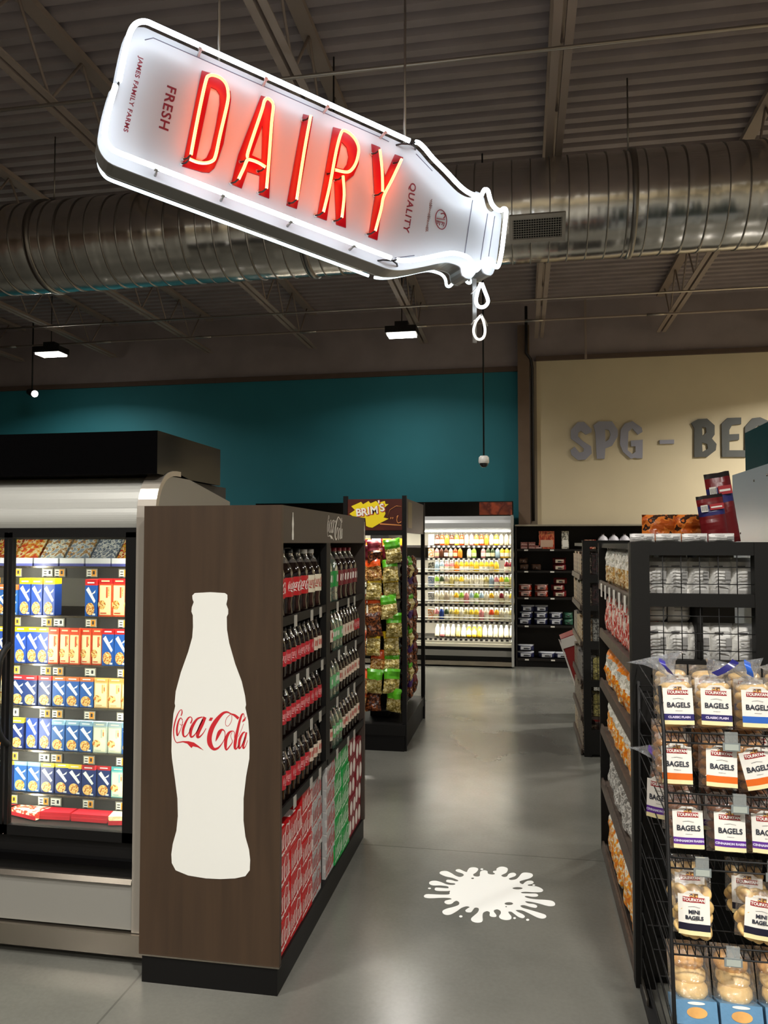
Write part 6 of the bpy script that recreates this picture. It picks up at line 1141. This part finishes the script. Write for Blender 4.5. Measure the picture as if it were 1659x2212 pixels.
for k, z in enumerate((1.36, 1.13, .86, .57, .30, .05)):
    for i in range(5):
        simplebox('side_pack', .16, .16 + .02 * ((i + k) % 2), .10, cols2[(k + i // 3) % 4]).place(T(FX0 - .004, FY0 + .16 + .18 * i, z - .008, -PI / 2), '%s pack, %s from near end, %s shelf of far gondola' % (['tan', 'light brown', 'cream', 'grey'][(k + i // 3) % 4], ORD[i], sn[k]), 'food pack', 'packs on the far right gondola')
t = thing('leaning_display_box', 'red and white display tray leaning out into the far aisle', 'display box', (0, 7.35, 0), 0)
MB().prism([(.57, 0), (.68, 0), (.50, .80), (.335, .73)], 'y', -.16, .16, mat('bin_red', '#7a1a18', .45)).build('tray_side', t)
MB().prism([(.345, .68), (.57, .0), (.56, 0), (.328, .69)], 'y', -.165, .165, mat('bin_white', '#c9c4bc', .5)).prism([(.35, .64), (.52, .70), (.505, .79), (.335, .725)], 'y', -.168, -.16, mat('bin_white', '#c9c4bc', .5)).build('white_panel', t)

# ------------------------------------------------------------------ bagel rack
t = thing('bagel_rack', 'black wire rack holding bags of bagels at the right edge', 'wire rack', (0, 0, 0))
RX0, RX1, RYB = .412, 1.06, 2.93
lip = [(1.035, 2.44), (.862, 2.42), (.682, 2.40), (.455, 2.36), (.245, 2.32)]
for xx in (RX0, RX1):
    mb = MB()
    mb.tube([(xx, RYB, .0), (xx, RYB, 1.10)], .006, Mwire, seg=6)
    mb.tube([(xx, 2.50, 1.16), (xx, 2.44, 1.04), (xx, 2.36, .45), (xx, 2.30, .03)], .006, Mwire, seg=6)
    for k in range(14):
        z = .08 + .08 * k
        mb.tube([(xx, RYB, z + .04), (xx, 2.31 + .12 * z, z)], .002, Mwire, seg=4)
    mb.build('side_frame', t)
MB().box(RX0 - .006, RX0 + .0, 2.80, 2.93, 0.0, .05, M_steel).box(RX0 - .01, RX0 + .02, 2.30, 2.93, 0, .025, Mwire).build('foot', t)
MB().box(RX1 - .02, RX1, 2.30, 2.93, 0, .025, Mwire).build('foot', t)
M_tagh = mclear('clear_tag', '#c9cfcf', .2, .1, bump=0, cloud=.25)
for k, (z, y) in enumerate(lip):
    mb = MB(); mb.tube([(RX0, y, z), (RX1, y, z)], .0028, Mwire, seg=6); mb.tube([(RX0, y, z - .030), (RX1, y, z - .030)], .0028, Mwire, seg=6)
    n_ = int((RX1 - RX0) / .0215)
    for i in range(n_): 
        x = RX0 + .0215 * i
        mb.tube([(x, y, z), (x, y + .002, z - .03), (x, RYB - .02, z - .03 + .07)], .0015, Mwire, seg=4, caps=False)
    for j in range(4): mb.tube([(RX0, y + .12 * (j + 1), z - .03 + .02 * (j + 1)), (RX1, y + .12 * (j + 1), z - .03 + .02 * (j + 1))], .002, Mwire, seg=4)
    b = mb.build('wire_shelf', t)
    for x in ([.60, .95] if k == 0 else ([.615] if k == 1 else ([.505, .70] if k == 2 else ([.575, .8] if k == 3 else [.47, .6])))):
        g_ = MB().box(x - .024, x + .024, y - .012, y - .008, z - .046, z - .022, mat('tag_body', '#7d8484', .3)).box(x - .018, x + .018, y - .011, y - .002, z - .024, z + .008, M_tagh).box(x - .019, x + .019, y - .0135, y - .012, z - .043, z - .026, mat('tag_face', '#a9b0a8', .4)).build('price_tag', b)
M_bg = mat('bagel_crust', '#c98f4c', .5, var=.28, vs=18, bump=.2, bs=60); M_bg2 = mat('bagel_pale', '#dfba78', .5, var=.2, vs=20, bump=.2, bs=50); M_bg3 = mat('bagel_brown', '#8a5228', .5, var=.3, vs=20, bump=.2, bs=50)
M_film = mclear('bag_film', '#ffffff', .10, .12, bump=.9, bs=42, cloud=.05)
M_tail = mclear('bag_tail', '#e8ecf2', .16, .1, bump=1.0, bs=60, cloud=.12)
M_paper = mat('label_paper', '#e6e2da', .35, bump=.12, bs=25); M_lcream = mat('label_cream', '#e8dca8', .35); M_lred = mat('label_red', '#9c1d24', .35)
def torus(mb, R, r, m, M, seg=18, ring=10, sq=.8):
    vs = []; fs = []
    for i in range(seg):
        a = 2 * PI * i / seg
        for j in range(ring):
            b = 2 * PI * j / ring
            vs.append(((R + r * math.cos(b)) * math.cos(a), (R + r * math.cos(b)) * math.sin(a), r * sq * math.sin(b)))
    for i in range(seg):
        for j in range(ring):
            fs.append((i * ring + j, ((i + 1) % seg) * ring + j, ((i + 1) % seg) * ring + (j + 1) % ring, i * ring + (j + 1) % ring))
    mb.add(vs, fs, m, True, M)
def bagelbag(crust, bandcol, bandname, word='BAGELS', sub='', tailcol=None, mini=False, tail=True, lx=0.0, ts=1.0):
    """upright bag: stacked bagels, paper label, film, twisted neck"""
    ms = {}
    tm = MB(); torus(tm, .026, .021, crust, Matrix(), sq=.72); bagm = tm.mesh('bagel')
    film = MB(); pillow(film, .108, .185, .108, [(1.2, M_film)], seed=len(word) + len(bandname), crump=.10, nu=8, nv=10)
    kids = []
    rn2 = random.Random(len(bandname))
    if not mini:
        for j in range(5): kids.append(('bagel', bagm, T(rn2.uniform(-.004, .004), rn2.uniform(-.004, .004), .022 + .031 * j, rx=rn2.uniform(-.12, .12), ry=rn2.uniform(-.12, .12), s=1.02)))
    else:
        sm = MB(); torus(sm, .016, .015, crust, Matrix(), sq=.8); smm = sm.mesh('bagel')
        for j in range(12): kids.append(('bagel', smm, T(-.028 + .028 * (j % 3), -.03 + .03 * ((j // 3) % 2), .025 + .035 * (j // 3), rx=rn2.uniform(-1.3, 1.3), ry=rn2.uniform(-1.3, 1.3))))
    lb = MB(); yy = -.0635
    def pan(x0, x1, z0, z1, m, dy=0.0):
        n = 6
        vs = []
        for j in (z0, z1):
            for i in range(n + 1):
                x = x0 + (x1 - x0) * i / n
                vs.append((x, yy + dy + 2.6 * x * x + .0012 * math.sin(x * 120), j))
        lb.add(vs, [(i, i + 1, n + 2 + i, n + 1 + i) for i in range(n)], m, True)
    hw = .043
    pan(-hw, hw, .028, .130, M_paper); pan(-hw, -.0, .130, .141, M_paper); lb.add([(-.03, yy + 2.6*.0009, .141), (.03, yy + 2.6*.0009, .141), (.016, yy, .153), (-.016, yy, .153)], [(0, 1, 2, 3)], M_paper); pan(0, hw, .130, .141, M_paper)
    pan(-hw, hw, .016, .030, M_lcream, -.0004)
    pan(-hw, hw, .030, .052, mat('band_' + bandname, bandcol, .35), -.0006)
    pan(-.030, .030, .118, .134, M_lred, -.0008)
    pan(-.012, .012, .134, .146, mprint('label_art', ['#6a4a30', '#d9a860', '#3a4a6a', '#e8e0d0'], 90, .4, bump=0), -.0008)
    inkc = mat('ink_navy', '#262a38', .4); inkb = mat('ink_band', '#c9c0dc', .4)
    def txt(s_, size, m, x, z, sx=1.0, bold=.0006):
        me = textmesh(s_, size, 0, 0, bold, 1.0, 'CENTER')
        lb.add([(v.co.x * sx + x, yy - .0024 + 2.6 * (v.co.x * sx + x) ** 2 + .0012 * math.sin((v.co.x * sx + x) * 120), v.co.y + z) for v in me.vertices], [tuple(p.vertices) for p in me.polygons], m)
    txt("TOUFAYAN", .0135, M_paper, 0, .126, .82)
    if word == 'MINI BAGELS': txt('MINI', .017, inkc, 0, .088, .9); txt('BAGELS', .016, inkc, 0, .070, .9)
    else: txt(word, .024, inkc, 0, .082, .82)
    if sub: txt(sub, .010, inkb, 0, .041, .95)
    lb.tube([(-.016, yy - .001, .103), (0, yy - .0016, .106), (.016, yy - .001, .103)], .0005, inkc, seg=4); lb.tube([(-.01, yy - .0014, .063), (.01, yy - .0014, .063)], .0004, inkc, seg=4)
    kids.append(('paper_label', lb.mesh('paper_label')))
    if tail:
        tl = MB(); vs = []; fs = []; n = 24; rg = [(.038, .150, 0), (.020, .168, 0), (.010, .178, .1), (.020, .195, .35), (.038, .222, .7), (.050 * ts, .250, 1.0)]
        for q, (r, z, f_) in enumerate(rg):
            for i in range(n):
                a = 2 * PI * i / n; rr = r * (1 + (.30 if q != 2 else .1) * math.sin(i * 2 * PI * 6 / n + q * .6) + .2 * noise.noise(Vector((i * .9, q * 1.3, lx * 50))))
                vs.append((rr * math.cos(a) + lx * f_, rr * .6 * math.sin(a) - .012 * f_, .17 + (z - .17) * (ts if f_ else 1) * (1 - abs(lx) * 5 * f_) + .25 * rr * math.cos(a) * (1 if lx < 0 else -1) * f_))
        for q in range(len(rg) - 1):
            for i in range(n):
                l = (i + 1) % n; fs.append((q * n + i, q * n + l, (q + 1) * n + l, (q + 1) * n + i))
        tl.add(vs, fs, M_tail, True)
        sub_ = []
        if tailcol:
            st = MB(); P_ = cr([(lx * .15 - .004, -.03, .19), (lx * .5 + .004, -.040, .205), (lx * .9 + .01, -.042, .225), (lx * 1.05 + .018, -.03, .24)], 4)
            vv = []
            for p_ in P_: vv += [(p_[0] - .009, p_[1], p_[2] + .006), (p_[0] + .009, p_[1] - .003, p_[2] - .006)]
            st.add(vv, [(2 * q, 2 * q + 1, 2 * q + 3, 2 * q + 2) for q in range(len(P_) - 1)], mat('tail_' + tailcol, '#' + tailcol, .25), True); sub_ = [('printed_stripe', st.mesh('printed_stripe'))]
        kids.append(('bag_tail', tl.mesh('bag_tail'), None, sub_))
    return Proto('bagel_bag', film.mesh('bagel_bag'), kids)
BB = [bagelbag(M_bg2, '#2a2560', 'navy', 'BAGELS', 'CLASSIC PLAIN', '3a3596', lx=-.05, ts=1.35), bagelbag(M_bg2, '#2f62b8', 'blue', 'BAGELS', '', '2f66d0', lx=-.03), bagelbag(M_bg, '#d9661c', 'orange', 'BAGELS', '', None, tail=False),
      bagelbag(M_bg3, '#5a2a8c', 'purple', 'BAGELS', 'CINNAMON RAISIN', '5a3aa0', tail=False), bagelbag(M_bg2, '#15142a', 'black', 'MINI BAGELS', '', None, mini=True, tail=False)]
rowsb = [(0, [(0, .462, -.02), (5, .574, 0), (1, .686, .0), (1, .80, 0), (0, .912, 0)]), (1, [(2, .452, 0), (2, .575, .03), (2, .69, -.2), (2, .80, 0), (2, .915, 0)]), (2, [(3, .475, 0), (3, .590, .02), (3, .70, .0), (3, .81, 0), (3, .92, 0)]), (3, [(4, .485, 0), (4, .655, .1), (4, .78, 0), (4, .90, 0)])]
bn = ['navy', 'blue', 'orange', 'purple', 'black', 'navy', 'navy', 'blue']
BB += [bagelbag(M_bg2, '#2a2560', 'navy', 'BAGELS', 'CLASSIC PLAIN', '2a2a70', lx=.045), bagelbag(M_bg2, '#2a2560', 'navy', tail=False), bagelbag(M_bg2, '#2f62b8', 'blue', tail=False)]
for r_, rw in rowsb:
    z, y = lip[r_]; cn_ = {}
    for i, (k, x, ry) in enumerate(rw):
        BB[k].place(T(x, y + .075 + RND.uniform(0, .01), z - .004, RND.uniform(-.12, .12), rx=-.16, ry=ry) @ Matrix.Diagonal((1, 1, .86, 1)), 'bag of %s with %s banded label, %s from left, %s rack shelf' % ('mini bagels' if k == 4 else 'bagels', bn[k], ORD[i], sn[r_]), 'bagel bag', 'bagel bags on the %s rack shelf' % sn[r_])
        if r_ < 4:
            k = {0: 6, 5: 6, 1: 7}.get(k, k)
            BB[k].place(T(x + .01, y + .21, z + .01, RND.uniform(-.2, .2), rx=-.1) @ Matrix.Diagonal((1, 1, .86, 1)), 'bag of %s, %s band, rear row, %s from left, %s rack shelf' % ('mini bagels' if k == 4 else 'bagels', bn[k], ORD[i], sn[r_]), 'bagel bag', 'rear bagel bags on the %s rack shelf' % sn[r_])
PT = bagelbag(M_bg3, '#5a2a8c', 'purple', 'BAGELS', 'CINNAMON RAISIN', '6a48b0', lx=-.055, ts=1.2)
PT.place(T(.452, 2.66, .70, -.5, rx=-.1) @ Matrix.Diagonal((1, 1, .95, 1)), 'bagel bag with purple twisted tail poking out the rack side', 'bagel bag')
# blue trays of buns at the bottom
mb = MB(); pillow(mb, .118, .20, .10, [(1.2, M_film)], seed=3, crump=.08)
Mbl = mat('bun_bag_blue', '#5c86a8', .3, bump=.3, bs=30); Mbun = mat('bun_top', '#cf9a55', .5, var=.25, vs=14)
bb2 = MB(); bb2.box(-.056, .056, -.06, .05, -.005, .055, Mbl)
bu = MB()
for j in range(3):
    bu.lathe([(0, .03), (.03, .026), (.046, .012), (.047, 0), (.04, -.012), (0, -.014)], Mbun if j == 2 else M_bg2, 14, M=T(0, .0 + .012 * j, .075 + .036 * j, rx=.5) @ Matrix.Diagonal((1.02, 1, 1, 1)))
pic = MB(); pic.flat([[(.028 * math.cos(i * PI / 10), .025 + .014 * math.sin(i * PI / 10)) for i in range(20)]], Mbun, T(0, -.0612, 0) @ SY)
pic.flat([[(.024 * math.cos(i * PI / 10), .048 + .004 * math.sin(i * PI / 10)) for i in range(20)]], M_paper, T(0, -.0612, 0) @ SY)
BN = Proto('bun_bag', mb.mesh('bun_bag'), [('blue_base', bb2.mesh('blue_base')), ('buns', bu.mesh('buns')), ('printed_picture', pic.mesh('printed_picture'))])
for i in range(5):
    BN.place(T(.475 + .121 * i, 2.40, .228, RND.uniform(-.04, .04), rx=-.35), 'blue based bag of pale buns, %s from the left on the lowest rack shelf' % ORD[i], 'bun bag', 'bun bags on the lowest rack shelf')

# set every copied part free of stale transforms
bpy.context.view_layer.update()
